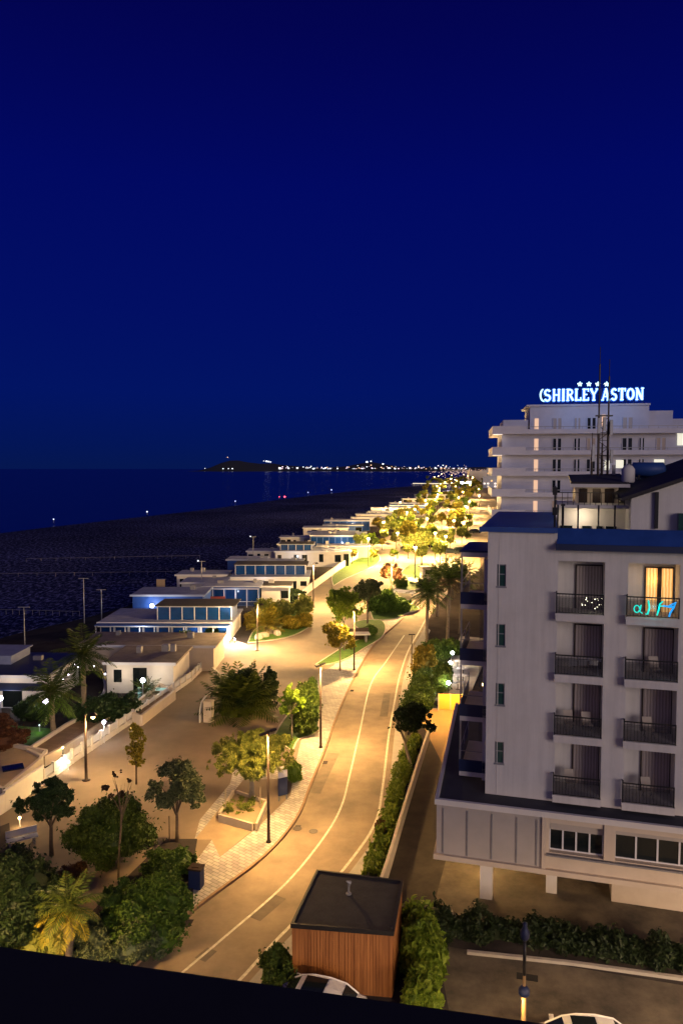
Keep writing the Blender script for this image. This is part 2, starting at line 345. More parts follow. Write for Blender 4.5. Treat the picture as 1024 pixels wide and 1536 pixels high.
kerbL = [G(*p) for p in [(60,1560),(140,1503),(208,1447),(294,1366),(397,1287),(446,1230),(467,1180),(491,1119),(512,1061),(540,1002),(566,963),(599,933),(616,913)]]
kerbL = smooth(kerbL, 5)
rline = smooth([G(*p) for p in [(250,1570),(310,1515),(358,1472),(407,1418),(462,1362),(516,1303),(561,1238),(573,1185),(583,1102),(592,1050),(599,1015),(612,976),(629,946),(645,915)]], 5)
cline = smooth([G(*p) for p in [(160,1560),(274,1459),(339,1404),(430,1324),(487,1254),(512,1209),(524,1164),(539,1099),(556,1026),(579,992),(606,953)]], 6)
rroad = offset(rline, -.45)
farR = [G(680,880), G(722,850), G(735,810)]
poly('road', kerbL+[G(635,890), G(640,868)]+farR[::-1]+rroad[::-1], .012, .012, M['asphalt'])
poly('far_promenade', [G(562,812),(22,262),(40,330),(62,450),(105,640),(160,900),(215,1200),(330,1200),(200,700),(120,420),(80,300),(62,262),(55,235),G(735,812),G(735,778),G(700,775),G(640,790)], .0, .05, M['prom'])
strip('road_centre_line', cline, .13, .016, .016, M['line'])
strip('road_edge_line', rline, .16, .017, .017, M['line'])
strip('kerb', kerbL, .16, 0, .135, M['kerb'], side=.08)
# dark joint line and side walkway to the right of the road
walk_out = smooth([G(*p) for p in [(430,1490),(470,1420),(540,1330),(565,1300),(585,1238),(597,1185),(606,1102),(612,1050),(618,1015),(630,976),(645,946)]], 4)
poly('side_walk', rroad[6:-4]+walk_out[::-1], .0, .06, M['concrete'])
# promenade slab (left of the road)
wallpts = [G(*p) for p in [(-60,1262),(8,1220),(66,1179),(109,1147),(141,1124),(200,1085),(221,1076),(287,1023),(328,982),(345,958)]]
promL = [(-27,20)]+wallpts+[G(372,968), G(420,960), G(462,942), G(470,925), G(448,905), G(462,890), G(500,862), G(540,835), G(560,812)]
promR = offset(kerbL, .16)
prom = promL+[G(640,790), G(700,775), G(735,778), G(735,812), G(700,828), G(668,850), G(645,870), G(636,890)]+promR[::-1]+[(-12,20)]
poly('promenade', prom, 0, .10, M['prom'])
# white paver pavement along the kerb with its diagonal branch
pv = [p for p in offset(kerbL, .17)]
i0 = min(range(len(pv)), key=lambda i: abs(pv[i][1]-G(292,1366)[1]))
pav = pv[i0:]+[G(*p) for p in [(612,900),(590,905),(566,930),(530,962),(500,1000),(478,1012),(470,1040),(478,1100),(452,1110),(440,1160),(436,1195),(385,1245),(330,1288),(318,1262),(290,1300)]]
poly('stone_pavement', pav, .104, .104, M['pavers'])
poly('stone_path', [G(*p) for p in [(292,1262),(300,1232),(345,1178),(352,1150),(430,1150),(438,1160),(424,1170),(365,1172),(330,1215),(328,1248),(318,1258)]], .108, .108, M['pavers'])
poly('tan_paving', [G(*p) for p in [(292,1262),(318,1262),(330,1288),(388,1240),(360,1215),(330,1215)]], .1115, .1115, M['tan_paving'])
# right hand lane below the low wall, hotel forecourt and parking lot
lane_l = smooth([G(*p) for p in [(560,1400),(580,1316),(602,1240),(615,1197),(627,1158),(642,1111)]], 3)
poly('service_lane', lane_l+[G(650,1080), G(655,1060), G(700,1060), (14,60), (14,38), (5.5,34.6)], .006, .006, M['lane'])
poly('sodium_lit_forecourt', [G(*p) for p in [(646,1112),(628,1075),(640,1062),(700,1062)]]+[(11,56),(8,47)], .010, .010, M['sodium_lit_paving'])
poly('parking_lot', [(4.2,15),(4.4,33),(30,26.2),(28,12)], .004, .004, M['asphalt_dark'])
poly('hotel_forecourt', [(4.5,34.6),(4.9,37),(8.6,50),(34,43),(30,27.3)], .009, .009, M['asphalt_dark'])
strip('parking_kerb', [G(700,1430), G(860,1447), G(1024,1470), (24,27.8)], .18, 0, .14, M['concrete'])
M['patch'] = mat('asphalt_patch', (.11,.085,.065), (.19,.15,.11), .85, 1.2, .2, 40, detail=10)
for (a, b_, w_) in [((470,1190),(500,1130),.9),((380,1378),(420,1345),.8),((575,1075),(580,1040),.7),((300,1440),(318,1424),.6)]:
    A = Vector(G(*a)); Bq = Vector(G(*b_)); t_ = (Bq-A).normalized(); nn = Vector((-t_.y, t_.x))*w_/2
    poly('road_patch', [tuple(A+nn),tuple(Bq+nn*.9),tuple(Bq-nn),tuple(A-nn*1.05)], .0142, .0142, M['patch'])
for q_ in (14, 24, 33, 42):
    a = offset(kerbL, -.32)[q_]; poly('gutter_drain', [(a[0]-.22,a[1]-.3),(a[0]+.12,a[1]-.3),(a[0]+.2,a[1]+.3),(a[0]-.14,a[1]+.3)], .015, .015, M['earth'])
# painted stripes at the far junction
for i in range(6):
    a = G(690+5*i, 872-i*3); poly('crossing_stripe', [(a[0],a[1]),(a[0]+.5,a[1]),(a[0]+.5,a[1]+4),(a[0],a[1]+4)], .016, .016, M['line'])

# grass islands on the promenade
def island(pts, z=.2):
    P = smooth(pts+[pts[0]], 4)[:-1]
    poly('lawn', P, .1, z, M['grass'], 'structure')
    strip('lawn_kerb', P+[P[0]], .14, .1, z+.03, M['kerb_pale'])
island([G(*p) for p in [(472,1000),(495,985),(522,968),(548,955),(530,938),(545,932),(570,932),(578,942),(572,958),(545,975),(520,990),(495,998)]])
island([G(*p) for p in [(560,932),(556,915),(575,900),(610,905),(628,915),(608,922),(592,930)]])
island([G(*p) for p in [(592,884),(600,874),(622,875),(632,882),(615,887)]])
island([G(*p) for p in [(600,862),(612,850),(640,846),(652,856),(650,866),(625,868)]])
island([G(*p) for p in [(372,966),(384,945),(420,925),(452,918),(468,930),(464,942),(430,958)]])
island([G(*p) for p in [(330,1072),(352,1060),(390,1052),(408,1050),(400,1062),(370,1072),(345,1078)]], .18)
island([G(*p) for p in [(412,1105),(424,1085),(445,1060),(474,1052),(476,1098),(448,1112),(436,1128)]], .18)
island([G(*p) for p in [(500,880),(520,868),(560,850),(570,838),(560,832),(530,842),(500,862)]], .18)
poly('planting_bed', [G(*p) for p in [(250,1262),(296,1262),(290,1300),(290,1360),(200,1452),(140,1510),(20,1560),(60,1480),(100,1410),(180,1330)]], .1, .16, M['earth'])
poly('planting_bed', [(-24,40),(-20.5,44.5),(-17.8,39),(-17,33),(-19,20),(-26,20)], .1, .16, M['earth'])

# ------------------------------------------------------------------ vegetation
def leaf_mesh(name, pts, sizes, m, parent=None, nrm=None, aspect=1.7, core=None, seed=0):
    rg = np.random.default_rng(seed); n = len(pts); P = np.array(pts, float)
    N = rg.normal(size=(n, 3))
    if nrm is not None: N = N*.55+np.array(nrm)
    N /= np.linalg.norm(N, axis=1)[:, None]+1e-9
    A = np.cross(N, rg.normal(size=(n, 3))); A /= np.linalg.norm(A, axis=1)[:, None]+1e-9
    B = np.cross(N, A); S = (np.array(sizes)*np.ones(n))[:, None]
    V = np.empty((n, 4, 3)); V[:, 0] = P-A*S*aspect*.5; V[:, 1] = P+B*S*.45+N*S*.12; V[:, 2] = P+A*S*aspect*.5; V[:, 3] = P-B*S*.45+N*S*.12
    vs = V.reshape(-1, 3).tolist(); fs = np.arange(4*n).reshape(-1, 4).tolist()
    me = bpy.data.meshes.new(name)
    if core:
        for (cx, cy, cz, rx, ry, rz) in core:
            b0 = len(vs); nn = 12
            for i in range(7):
                for k in range(nn):
                    q = 2*math.pi*k/nn; ph = math.pi*(i+.01)/6.02
                    kk = 1+.25*noise.noise(Vector((cx+math.cos(q)*1.7, cy+math.sin(q)*1.7, i*.8)))
                    vs.append((cx+rx*kk*math.sin(ph)*math.cos(q), cy+ry*kk*math.sin(ph)*math.sin(q), cz+rz*kk*math.cos(ph)))
            for i in range(6):
                for k in range(nn): fs.append((b0+i*nn+k, b0+i*nn+(k+1)%nn, b0+(i+1)*nn+(k+1)%nn, b0+(i+1)*nn+k))
    me.from_pydata(vs, [], fs); me.materials.append(m)
    o = bpy.data.objects.new(name, me); COL.objects.link(o)
    if parent: o.parent = parent
    return o
def blob_points(blobs, n, gap=.0, freq=1.2, seed=0, inner=.5, flat=False):
    rg = random.Random(seed); sub = []
    for b in blobs:
        k = max(6, int(13*(b[3]*b[4]*b[5])**.33+6))
        for i in range(k):
            z_ = 1-2*(i+.5)/k; a_ = i*2.4+seed; rr = math.sqrt(max(0,1-z_*z_)); q = rg.uniform(.62,1.0); c_ = rg.uniform(.16,.42)
            sub.append((b[0]+b[3]*q*rr*math.cos(a_), b[1]+b[4]*q*rr*math.sin(a_), b[2]+b[5]*q*z_*.95, b[3]*c_, b[4]*c_, b[5]*c_))
    blobs = sub; vol = [b[3]*b[4]*b[5] for b in blobs]; P = []; N = []; off = Vector((seed*3.1, seed*1.7, 0)); tries = 0
    while len(P) < n and tries < n*12:
        tries += 1
        b = rg.choices(blobs, vol)[0]
        d = Vector((rg.gauss(0,1), rg.gauss(0,1), rg.gauss(0,1))).normalized(); r = inner+(1-inner)*rg.random()**.6; r = r*rg.uniform(1.05,1.75) if rg.random() < .13 else r
        lump = 1+.22*noise.noise(d*2.2+off+Vector((b[0], b[1], b[2])))
        p = Vector((b[0]+d.x*b[3]*r*lump, b[1]+d.y*b[4]*r*lump, b[2]+d.z*b[5]*r*lump))
        if p.z < .02: continue
        if gap and noise.noise(p*freq+off) < gap-.35: continue
        P.append(p); N.append(d)
    return P, N
def crown(name, blobs, n, size, m, parent, gap=.25, freq=1.2, seed=0, inner=.4, core=0, aspect=1.7, nb=.6):
    if size < .16: n = int(n*1.5); size *= .78
    P, N = blob_points(blobs, n, gap, freq, seed, inner); rg = random.Random(seed+1)
    sz = [size*rg.uniform(.6, 1.35) for _ in P]
    c = [(b[0], b[1], b[2], b[3]*core, b[4]*core, b[5]*core) for b in blobs] if core else None
    return leaf_mesh(name, [tuple(p) for p in P], sz, m, parent, [tuple(v*nb) for v in N], aspect, c, seed)
def trunk(parent, h, r, m, branches=5, spread=1.0, top=None, lean=(0,0), seed=0, name='trunk'):
    rg = random.Random(seed); mb = MB(); top = top or h*1.5
    pts = [(0,0,0),(lean[0]*.3+rg.uniform(-.03,.03),lean[1]*.3,h*.35),(lean[0]*.7,lean[1]*.7+rg.uniform(-.03,.03),h*.7),(lean[0],lean[1],h)]
    mb.tube(pts, [r*1.25, r, r*.9, r*.8], 8)
    for i in range(branches):
        a = 2*math.pi*(i+rg.uniform(-.3,.3))/max(branches,1); s = spread*rg.uniform(.6,1.0); zt = h+(top-h)*rg.uniform(.5,1)
        z0 = h*rg.uniform(.75, 1)
        q = pts[-1]; p0 = Vector((q[0], q[1], z0)) if z0 > h*.97 else Vector((lean[0]*.85, lean[1]*.85, z0))
        p1 = Vector((q[0]+math.cos(a)*s*.45, q[1]+math.sin(a)*s*.45, z0+(zt-z0)*.55)); p2 = Vector((q[0]+math.cos(a)*s, q[1]+math.sin(a)*s, zt))
        mb.tube([p0, p1, p2], [r*.55, r*.38, r*.14], 5)
        if branches > 3:
            a2 = a+rg.uniform(.5,1); p3 = p1+Vector((math.cos(a2)*s*.5, math.sin(a2)*s*.5, (zt-z0)*.4)); mb.tube([p1, p3], [r*.28, r*.08], 4)
    return mb.build(name, m, parent, True)
def fan_palm(loc, h, cr, label, m='frond', n=34, skirt=True, seed=0, group=None, blades=13, trunk_r=.2, gold=None):
    o = empty('palm_tree', loc, random.Random(seed).uniform(0,6), label, 'palm tree', group); rg = random.Random(seed)
    mb = MB(); k = 9; pts = [(.10*math.sin(i*.5+seed), .08*math.cos(i*.6), h*i/k) for i in range(k+1)]
    mb.tube(pts, [trunk_r*(1.35 if i == 0 else (1.0 if i % 2 else 1.12)-.02*i) for i in range(k+1)], 9); mb.build('trunk', M['palm_bark'], o, True)
    def fans(mb, count, lo, hi, L, droop):
        for i in range(count):
            az = i*2.39996+rg.uniform(-.2,.2); el = lo+(hi-lo)*((i+.5)/count)+rg.uniform(-.08,.08)
            d = Vector((math.cos(az)*math.cos(el), math.sin(az)*math.cos(el), math.sin(el)))
            s = d.cross(Vector((0,0,1))).normalized(); u = s.cross(d); ro = rg.uniform(-.35,.35); s, u = s*math.cos(ro)+u*math.sin(ro), u*math.cos(ro)-s*math.sin(ro)
            base = Vector((pts[-1][0], pts[-1][1], h)); l0 = L*rg.uniform(.45,.62); c = base+d*l0+Vector((0,0,-droop*.15*L))
            mb.tube([base, base+d*l0*.5, c], [.03,.022,.015], 3)
            for b in range(blades):
                t_ = (b/(blades-1)-.5)*2.5; l1 = L*.50*(1-.22*abs(t_)/1.25)*rg.uniform(.9,1.05)
                dd = (d*math.cos(t_)+s*math.sin(t_)).normalized(); mid = c+dd*l1*.55+u*(.06*L); tip = c+dd*l1+Vector((0,0,-droop*l1*.75*(1+abs(t_)*.5)))
                wv = (s*math.cos(t_)-d*math.sin(t_))*(.026*L)
                mb.add([c, mid-wv, tip, mid+wv], [(0,1,2,3)])
    f = MB(); fans(f, int(n*.8), -.6, 1.35, cr, .6); f.build('crown', M[m], o)
    if skirt:
        g = MB(); fans(g, n//2, -1.4, -.8, cr*.62, .9); g.build('dead_fronds', M[gold or 'dry'], o)
    return o
def feather_palm(loc, h, cr, label, m='frond', n=30, seed=0, group=None, trunk_r=.22, dr=1.0, lo=-.5, under=None):
    o = empty('palm_tree', loc, 0, label, 'palm tree', group); rg = random.Random(seed)
    mb = MB(); k = 8; pts = [(.1*math.sin(i*.4+seed), .1*math.sin(i*.5+seed*2), h*i/k) for i in range(k+1)]
    if h > .3: mb.tube(pts, [trunk_r*(1.4 if i == 0 else (1.0 if i % 2 else 1.15)) for i in range(k+1)], 9); mb.build('trunk', M['palm_bark'], o, True)
    f = MB(); f2 = MB(); f_up = f
    for i in range(n):
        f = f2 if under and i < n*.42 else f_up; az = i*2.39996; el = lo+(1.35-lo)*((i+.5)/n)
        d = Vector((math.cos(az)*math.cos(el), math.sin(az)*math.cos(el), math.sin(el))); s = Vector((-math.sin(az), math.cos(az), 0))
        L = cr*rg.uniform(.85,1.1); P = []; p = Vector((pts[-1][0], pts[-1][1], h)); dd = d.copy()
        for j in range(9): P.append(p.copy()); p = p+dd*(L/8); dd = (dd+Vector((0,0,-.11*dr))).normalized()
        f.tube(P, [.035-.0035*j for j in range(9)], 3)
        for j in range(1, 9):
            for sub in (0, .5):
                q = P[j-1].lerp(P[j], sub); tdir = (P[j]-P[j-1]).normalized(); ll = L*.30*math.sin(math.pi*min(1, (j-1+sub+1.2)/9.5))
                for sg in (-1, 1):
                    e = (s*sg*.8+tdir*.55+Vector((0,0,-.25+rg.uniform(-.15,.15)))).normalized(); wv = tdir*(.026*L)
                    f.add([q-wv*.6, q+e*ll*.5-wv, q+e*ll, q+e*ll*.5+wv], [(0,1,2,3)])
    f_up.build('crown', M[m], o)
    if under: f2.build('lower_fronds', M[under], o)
    return o
def bush(loc, blobs, n, size, m, label, cat='bush', name='bush', seed=0, group=None, gap=.12, core=.8, freq=1.5, rz=0, aspect=1.7):
    o = empty(name, loc, rz, label, cat, group)
    crown('foliage', blobs, int(n*1.25), size*1.1, M[m], o, gap, freq, seed, .45, core*.92, aspect); st = MB()
    for b in blobs[:4]: st.tube([(b[0]*.3, b[1]*.3, 0), (b[0]*.7, b[1]*.7, b[2]*.6), (b[0], b[1], b[2])], [.06,.045,.02], 5)
    st.build('stem', M['bark'], o); return o
def hedge(line, w, h, n, size, m, label, seed=0, z=.0, gap=.1):
    o = empty('hedge', (line[0][0], line[0][1], z), 0, label, 'hedge'); rg = random.Random(seed); o0 = Vector((line[0][0], line[0][1]))
    L = [Vector(p)-o0 for p in line]; seg = [(L[i+1]-L[i]).length for i in range(len(L)-1)]; P = []; N = []; tries = 0
    while len(P) < n and tries < n*8:
        tries += 1; i = rg.choices(range(len(seg)), seg)[0]; s = rg.random(); c = L[i].lerp(L[i+1], s); t = (L[i+1]-L[i]).normalized(); nn = Vector((-t.y, t.x))
        ang = rg.uniform(0, math.pi); rr = rg.uniform(.75,1.05); lump = rg.choice([1,1,1,1,1.25])*(1+.55*noise.noise(Vector((c.x*.9+seed, c.y*.9, 0))))+.3*noise.noise(Vector((c.x*2.1, c.y*2.1, seed)))
        x = math.cos(ang)*w/2*rr*lump; zz = math.sin(ang)**.6*h*rr*lump
        p = Vector((c.x+nn.x*x, c.y+nn.y*x, zz+.03))
        if noise.noise(p*1.7) < gap-.4: continue
        P.append(tuple(p)); N.append((nn.x*math.cos(ang)*.6, nn.y*math.cos(ang)*.6, math.sin(ang)*.6))
    leaf_mesh('foliage', P, [size*rg.uniform(.6,1.4) for _ in P], M[m], o, N, seed=seed)
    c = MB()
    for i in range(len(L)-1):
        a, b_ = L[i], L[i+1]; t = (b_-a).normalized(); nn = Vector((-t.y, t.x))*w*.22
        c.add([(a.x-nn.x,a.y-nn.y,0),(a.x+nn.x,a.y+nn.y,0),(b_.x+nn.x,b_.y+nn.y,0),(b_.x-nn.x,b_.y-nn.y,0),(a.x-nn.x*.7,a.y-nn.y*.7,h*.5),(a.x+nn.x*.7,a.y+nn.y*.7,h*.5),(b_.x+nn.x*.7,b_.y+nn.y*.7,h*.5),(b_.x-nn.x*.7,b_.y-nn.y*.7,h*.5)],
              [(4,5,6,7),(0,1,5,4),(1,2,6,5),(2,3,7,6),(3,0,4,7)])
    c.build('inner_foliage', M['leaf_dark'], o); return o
def tree(name, loc, th, tr, blobs, n, size, m, label, cat='tree', bark='bark', seed=0, gap=.3, freq=1.2, br=6, spread=1.2, top=None, lean=(0,0), group=None, aspect=1.7, core=0, inner=.35):
    o = empty(name, loc, 0, label, cat, group)
    trunk(o, th, tr, M[bark], br, spread, top or th*1.6, lean, seed); crown('crown', blobs, n, size, M[m], o, gap, freq, seed, inner, core, aspect); return o

# --- near trees and bushes, left of the road
x, y = G(78, 1283, .1)
rg = random.Random(3)
pb = [(0,0,3.1,.9,.9,.5),(.5,.1,3.5,.8,.7,.45),(-.5,0,3.7,.7,.6,.4),(.1,0,4.1,.6,.6,.45),(.8,0,2.7,.55,.5,.3),(-1.5,-.1,2.75,.55,.5,.28),(-1.0,0,3.0,.6,.5,.3),(-1.9,0,3.15,.35,.3,.22),(.2,0,2.3,.5,.4,.3),(-.7,.1,2.3,.4,.4,.22),(.95,0,3.4,.4,.4,.3)]
tree('pine_tree', (x,y,.1), 2.2, .11, pb, 6500, .13, 'leaf_dark', 'dark spreading pine tree beside the far left white wall', 'pine tree', seed=3, gap=.3, freq=1.7, aspect=3.0, spread=1.3, top=3.6, inner=.2)
x, y = G(170, 1296, .1)
bush((x,y,.1), [(0,0,1.75,1.95,1.9,1.55),(-.9,0,1.5,1.15,1.2,1.1),(.8,.2,2.0,1.15,1.2,1.1),(.2,.3,2.6,1.0,1.0,.8),(-.5,.2,2.5,.9,.9,.6)], 16000, .13, 'leaf', 'big rounded bush-like tree lit yellow on its top left', 'tree', 'round_tree', 5, gap=.14, core=.82)
x, y = G(178, 1318, .1)
tree('bare_tree', (x,y,.1), 4.0, .055, [(-.15,0,5.5,.28,.25,.2),(.55,0,5.3,.2,.2,.16),(-.6,0,5.0,.2,.2,.14),(.25,0,4.6,.2,.2,.15),(.35,0,5.9,.18,.18,.15),(-.35,.1,4.5,.16,.16,.12),(.0,.1,5.1,.2,.2,.12),(.7,-.1,4.9,.15,.15,.1),(-.3,0,5.8,.14,.14,.12)], 650, .10, 'leaf_brown', 'thin leaning sapling with sparse brownish leaves before the big round tree', seed=8, gap=.35, br=7, spread=.8, top=5.7, lean=(.25,0))
x, y = G(205, 1176, .1)
tree('young_tree', (x,y,.1), 1.6, .06, [(-.1,0,2.3,.62,.6,.8),(.15,0,3.2,.55,.5,.7),(-.05,0,3.8,.4,.4,.45),(.1,0,1.6,.45,.4,.4)], 2600, .14, 'leaf_gold', 'slim young tree with golden lit leaves behind the big round tree', seed=9, gap=.22, spread=.4, top=3.4)
x, y = G(266, 1262, .16)
tree('olive_tree', (x,y,.16), 1.9, .10, [(0,0,3.6,1.25,1.2,1.1),(-.9,0,3.1,.75,.75,.7),(.95,0,3.15,.75,.75,.75),(.1,0,4.45,.8,.8,.5),(-.4,-.2,2.6,.6,.6,.4),(1.15,0,2.5,.45,.45,.4)], 7500, .13, 'leaf_olive', 'grey-green olive tree with dark trunk left of the white diagonal path', 'olive tree', seed=11, gap=.2, aspect=2.4, spread=1.1, top=4)
st = MB(); st.bar((x-.45,y,.16),(x-.45,y,1.7),.035); tag(st.build('stake', M['bark']), 'short wooden stake beside the olive tree trunk', 'stake')
x, y = G(378, 1204, .1)
wb = []
for i in range(26):
    a = i*2.4; r = 2.3*math.sqrt((i+.5)/26); wb.append((math.cos(a)*r, math.sin(a)*r, 3.5-.16*r*r+rg.uniform(-.25,.35), .62, .62, .62))
o = tree('pepper_tree', (x,y,.45), 1.7, .17, wb+[(0,0,3.9,1.2,1.2,.5)], 15000, .12, 'leaf_weep', 'wide feathery tree with yellow-green leaves growing in the stone planter', bark='pale_bark', seed=12, gap=.3, freq=1.6, aspect=3.0, spread=1.9, top=3.3, br=8, inner=.1)
for k_, (dx, dy, hz, cr_) in enumerate([(0,0,3.0,1.9),(-1.0,.3,2.8,1.3),(1.1,-.2,2.8,1.3),(.2,-.9,2.7,1.2)]):
    fp_ = feather_palm((x,y,0), .0, cr_, None, 'leaf_weep', 26, 200+k_, dr=1.5, lo=-.1)
    ch_ = [c for c in fp_.children][0]; ch_.parent = o; ch_.location = (dx,dy,hz-.35); ch_.name = 'feathery_leaves'; bpy.data.objects.remove(fp_)
x, y = G(362, 1068, .18)
feather_palm((x,y,.18), .5, 4.2, 'dense stemless dark palm clump behind the cream pillar', 'frond', 64, 13, dr=.75, trunk_r=.3, lo=.05)
bush((x,y,.18), [(-.7,0,1.4,.9,.9,1.4),(.5,.3,1.9,.9,.9,1.6),(0,-.4,.9,1.1,.9,.9),(-.2,.2,2.6,.6,.6,.9)], 6500, .2, 'leaf_dark', 'dense dark leaves at the heart of the stemless palm clump', seed=131, aspect=3.5, core=.7)
x2, y2 = G(395, 1062, .18)
bush((x2,y2,.18), [(0,0,1.2,1.1,1.0,1.3),(.5,.4,2.3,.8,.8,1.2)], 4500, .16, 'leaf_dark', 'dark tall bush right against the stemless palm clump', seed=14)
bush((x-.2,y-1.0,.18), [(0,0,.35,1.3,.6,.45),(-1,.1,.3,.8,.5,.35)], 2600, .12, 'leaf_bright', 'low light green shrub at the foot of the stemless palm clump', seed=15)
x, y = G(438, 1108, .18)
tree('young_tree', (x,y,.18), 1.9, .05, [(-.4,0,2.5,.65,.6,.5),(.35,0,2.9,.6,.6,.55),(-.1,0,3.6,.7,.6,.6),(.1,0,4.2,.45,.45,.4),(-.7,0,3.2,.4,.4,.3)], 2600, .17, 'leaf_bright', 'bright lime green young tree with pale thin trunk by the kerb pavement', bark='pale_bark', seed=16, gap=.28, spread=.7, top=3.6)
x, y = G(458, 1098, .18)
bush((x,y,.18), [(0,0,1.7,1.15,1.2,1.7),(.1,.8,2.6,1.1,1.1,1.6),(.2,-.6,.9,1.0,.9,.9)], 9500, .15, 'leaf', 'tall green hedge-like bush behind the lime green young tree', seed=17, gap=.1)
x, y = G(440, 1172, .1)
bush((x,y,.1), [(0,0,.75,.6,.6,.8)], 2600, .10, 'leaf_bright', 'small egg shaped green shrub right of the planter tree', seed=18, core=.85)
x, y = G(428, 1105, .18)
bush((x-.3,y-1.4,.18), [(0,0,.3,1.2,.7,.35)], 2200, .10, 'leaf_weep', 'low yellowish ground shrub under the lime green young tree', seed=19)
# bottom-left mass
def gb(px, py, z=.16): a = G(px, py, z); return (a[0], a[1], z)
bush(gb(208,1412), [(0,0,1.1,1.9,1.7,1.25),(1.0,.7,1.2,1.3,1.3,1.15),(-.8,1.0,1.2,1.3,1.3,1.05),(.5,1.9,1.1,1.3,1.3,1.0),(1.35,-.5,.7,1.0,1.0,.8)], 21000, .11, 'leaf', 'largest dense dark green bush at the corner of road and white pavement', seed=21, gap=.16)
bush(gb(250,1316), [(0,0,.7,1.2,1.0,.85),(.8,.4,.6,.7,.8,.7)], 6500, .12, 'leaf', 'dark green bush behind the largest bush next to the dark litter bin', seed=22)
bush(gb(30,1400), [(0,0,1.6,2.0,2.2,1.9),(-1.5,1,1.5,1.8,2.0,1.5),(.5,1.6,1.0,1.1,1.4,1.1),(-1,-2,1.2,2,1.8,1.4)], 16000, .14, 'leaf_dark', 'very dark green bush mass at the left edge below the pine', seed=23, gap=.12)
bush(gb(145,1440), [(0,0,.7,.95,.9,.8),(-.3,.3,.8,.7,.7,.7)], 6000, .09, 'leaf_olive', 'rounded yellow-green clipped shrub right of the foreground palm', seed=24, core=.88)
bush(gb(198,1440), [(0,0,.8,.95,1.0,.9),(.6,.4,.7,.8,.8,.8)], 6500, .10, 'leaf_olive', 'rounded grey-green shrub between clipped shrub and road kerb', seed=25, core=.85)
bush(gb(82,1436), [(0,0,.5,.8,.7,.55),(-1.0,.2,.4,.8,.7,.45)], 4200, .09, 'leaf_weep', 'low straw coloured shrub left of the foreground palm trunk', seed=26)
bush(gb(112,1316,.1), [(0,0,.35,.75,.6,.42)], 2600, .09, 'leaf_red', 'small dark reddish shrub on the paving below the round tree', seed=27)
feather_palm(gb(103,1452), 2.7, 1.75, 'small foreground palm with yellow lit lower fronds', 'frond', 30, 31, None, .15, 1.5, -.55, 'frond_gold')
# left palms in the beach club gardens
feather_palm((*G(80,1108),0), 3.8, 3.0, 'left of the two tall palms in the beach club garden', 'frond', 30, 33, 'palms in the beach club garden', .2, 1.35, -.5, 'leaf')
feather_palm((*G(128,1088),0), 6.1, 3.0, 'taller palm directly behind the lit lamp post by the white wall', 'frond', 30, 34, 'palms in the beach club garden', .2, 1.35, -.5, 'leaf')
feather_palm((*G(218,1052),0), .9, 1.9, 'small feathery palm beside the lit white cabin wall', 'frond', 22, 35)
bush((*G(150,1085),0), [(0,0,1.1,2.0,1.6,1.2),(1.8,.8,1.1,1.5,1.5,1.1),(-1.5,.1,.8,1.4,1.2,.9)], 9000, .15, 'leaf_dark', 'dark green garden bush under the lamp with curved white edging', seed=36)
bush((*G(50,1080),0), [(0,0,.9,1.5,1.2,1.0)], 3800, .15, 'leaf_dark', 'dark bush in front of the long white club building', seed=37)
bush((*G(10,1128),0), [(0,0,1.0,1.7,1.4,1.2),(-1.2,1,1.6,1.4,1.2,1.0)], 5500, .14, 'leaf_red', 'reddish brown garden bush at the left picture edge', seed=38)
bush((*G(278,985),0), [(0,0,1.5,1.5,1.3,1.7),(.9,-.3,1.0,1.0,1.0,1.2)], 5500, .17, 'leaf_bright', 'rounded yellow-green tree in front of the blue glazed pavilion', seed=39)
bush((*G(318,962),0), [(0,0,.9,1.0,1.0,1.1)], 2600, .16, 'leaf', 'small green shrub right of the blue pavilion entrance', seed=40)
# strip right of the road
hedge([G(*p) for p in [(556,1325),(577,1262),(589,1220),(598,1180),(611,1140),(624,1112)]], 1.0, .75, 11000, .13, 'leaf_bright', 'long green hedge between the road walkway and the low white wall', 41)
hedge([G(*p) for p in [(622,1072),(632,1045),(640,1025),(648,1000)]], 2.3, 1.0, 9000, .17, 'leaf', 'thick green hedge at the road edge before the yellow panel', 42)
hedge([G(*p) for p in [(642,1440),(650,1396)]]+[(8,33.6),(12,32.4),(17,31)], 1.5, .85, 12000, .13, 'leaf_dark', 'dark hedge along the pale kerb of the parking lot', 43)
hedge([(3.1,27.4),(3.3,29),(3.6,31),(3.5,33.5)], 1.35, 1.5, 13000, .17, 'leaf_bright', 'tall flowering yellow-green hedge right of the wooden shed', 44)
bush((-2.8,30.4,0), [(0,0,.8,.7,.8,.95),(.4,-1.0,.6,.8,.7,.7),(1.3,-1.2,.4,.7,.6,.5)], 8500, .12, 'leaf', 'green bush wrapped round the left corner of the wooden shed', seed=45)
x, y = G(616, 1156, .0)
tree('round_leaf_tree', (x,y,0), 2.3, .11, [(-.2,0,3.9,1.0,1.0,.75),(.9,0,3.7,.75,.75,.55),(-1.1,0,3.5,.7,.6,.45),(.2,0,4.5,.8,.8,.5),(1.4,0,3.2,.4,.4,.35),(0,.3,3.2,.8,.7,.3)], 4800, .17, 'leaf_dark', 'dark small tree with pale trunk at the top of the low white wall', bark='pale_bark', seed=46, gap=.3, freq=1.5, spread=1.2, top=4.1, lean=(-.5,0))
x, y = G(572, 1254)
bush((x,y,.06), [(0,0,.5,.4,.35,.55)], 1200, .09, 'leaf_red', 'small wilted reddish shrub on the walkway right of the road', seed=47)
bush((*G(636,1012),0), [(0,0,1.1,1.4,1.4,1.4),(.2,1.2,1.6,1.2,1.2,1.2)], 6500, .17, 'leaf_gold', 'orange-brown lit shrub in the strip right of the road', seed=48)
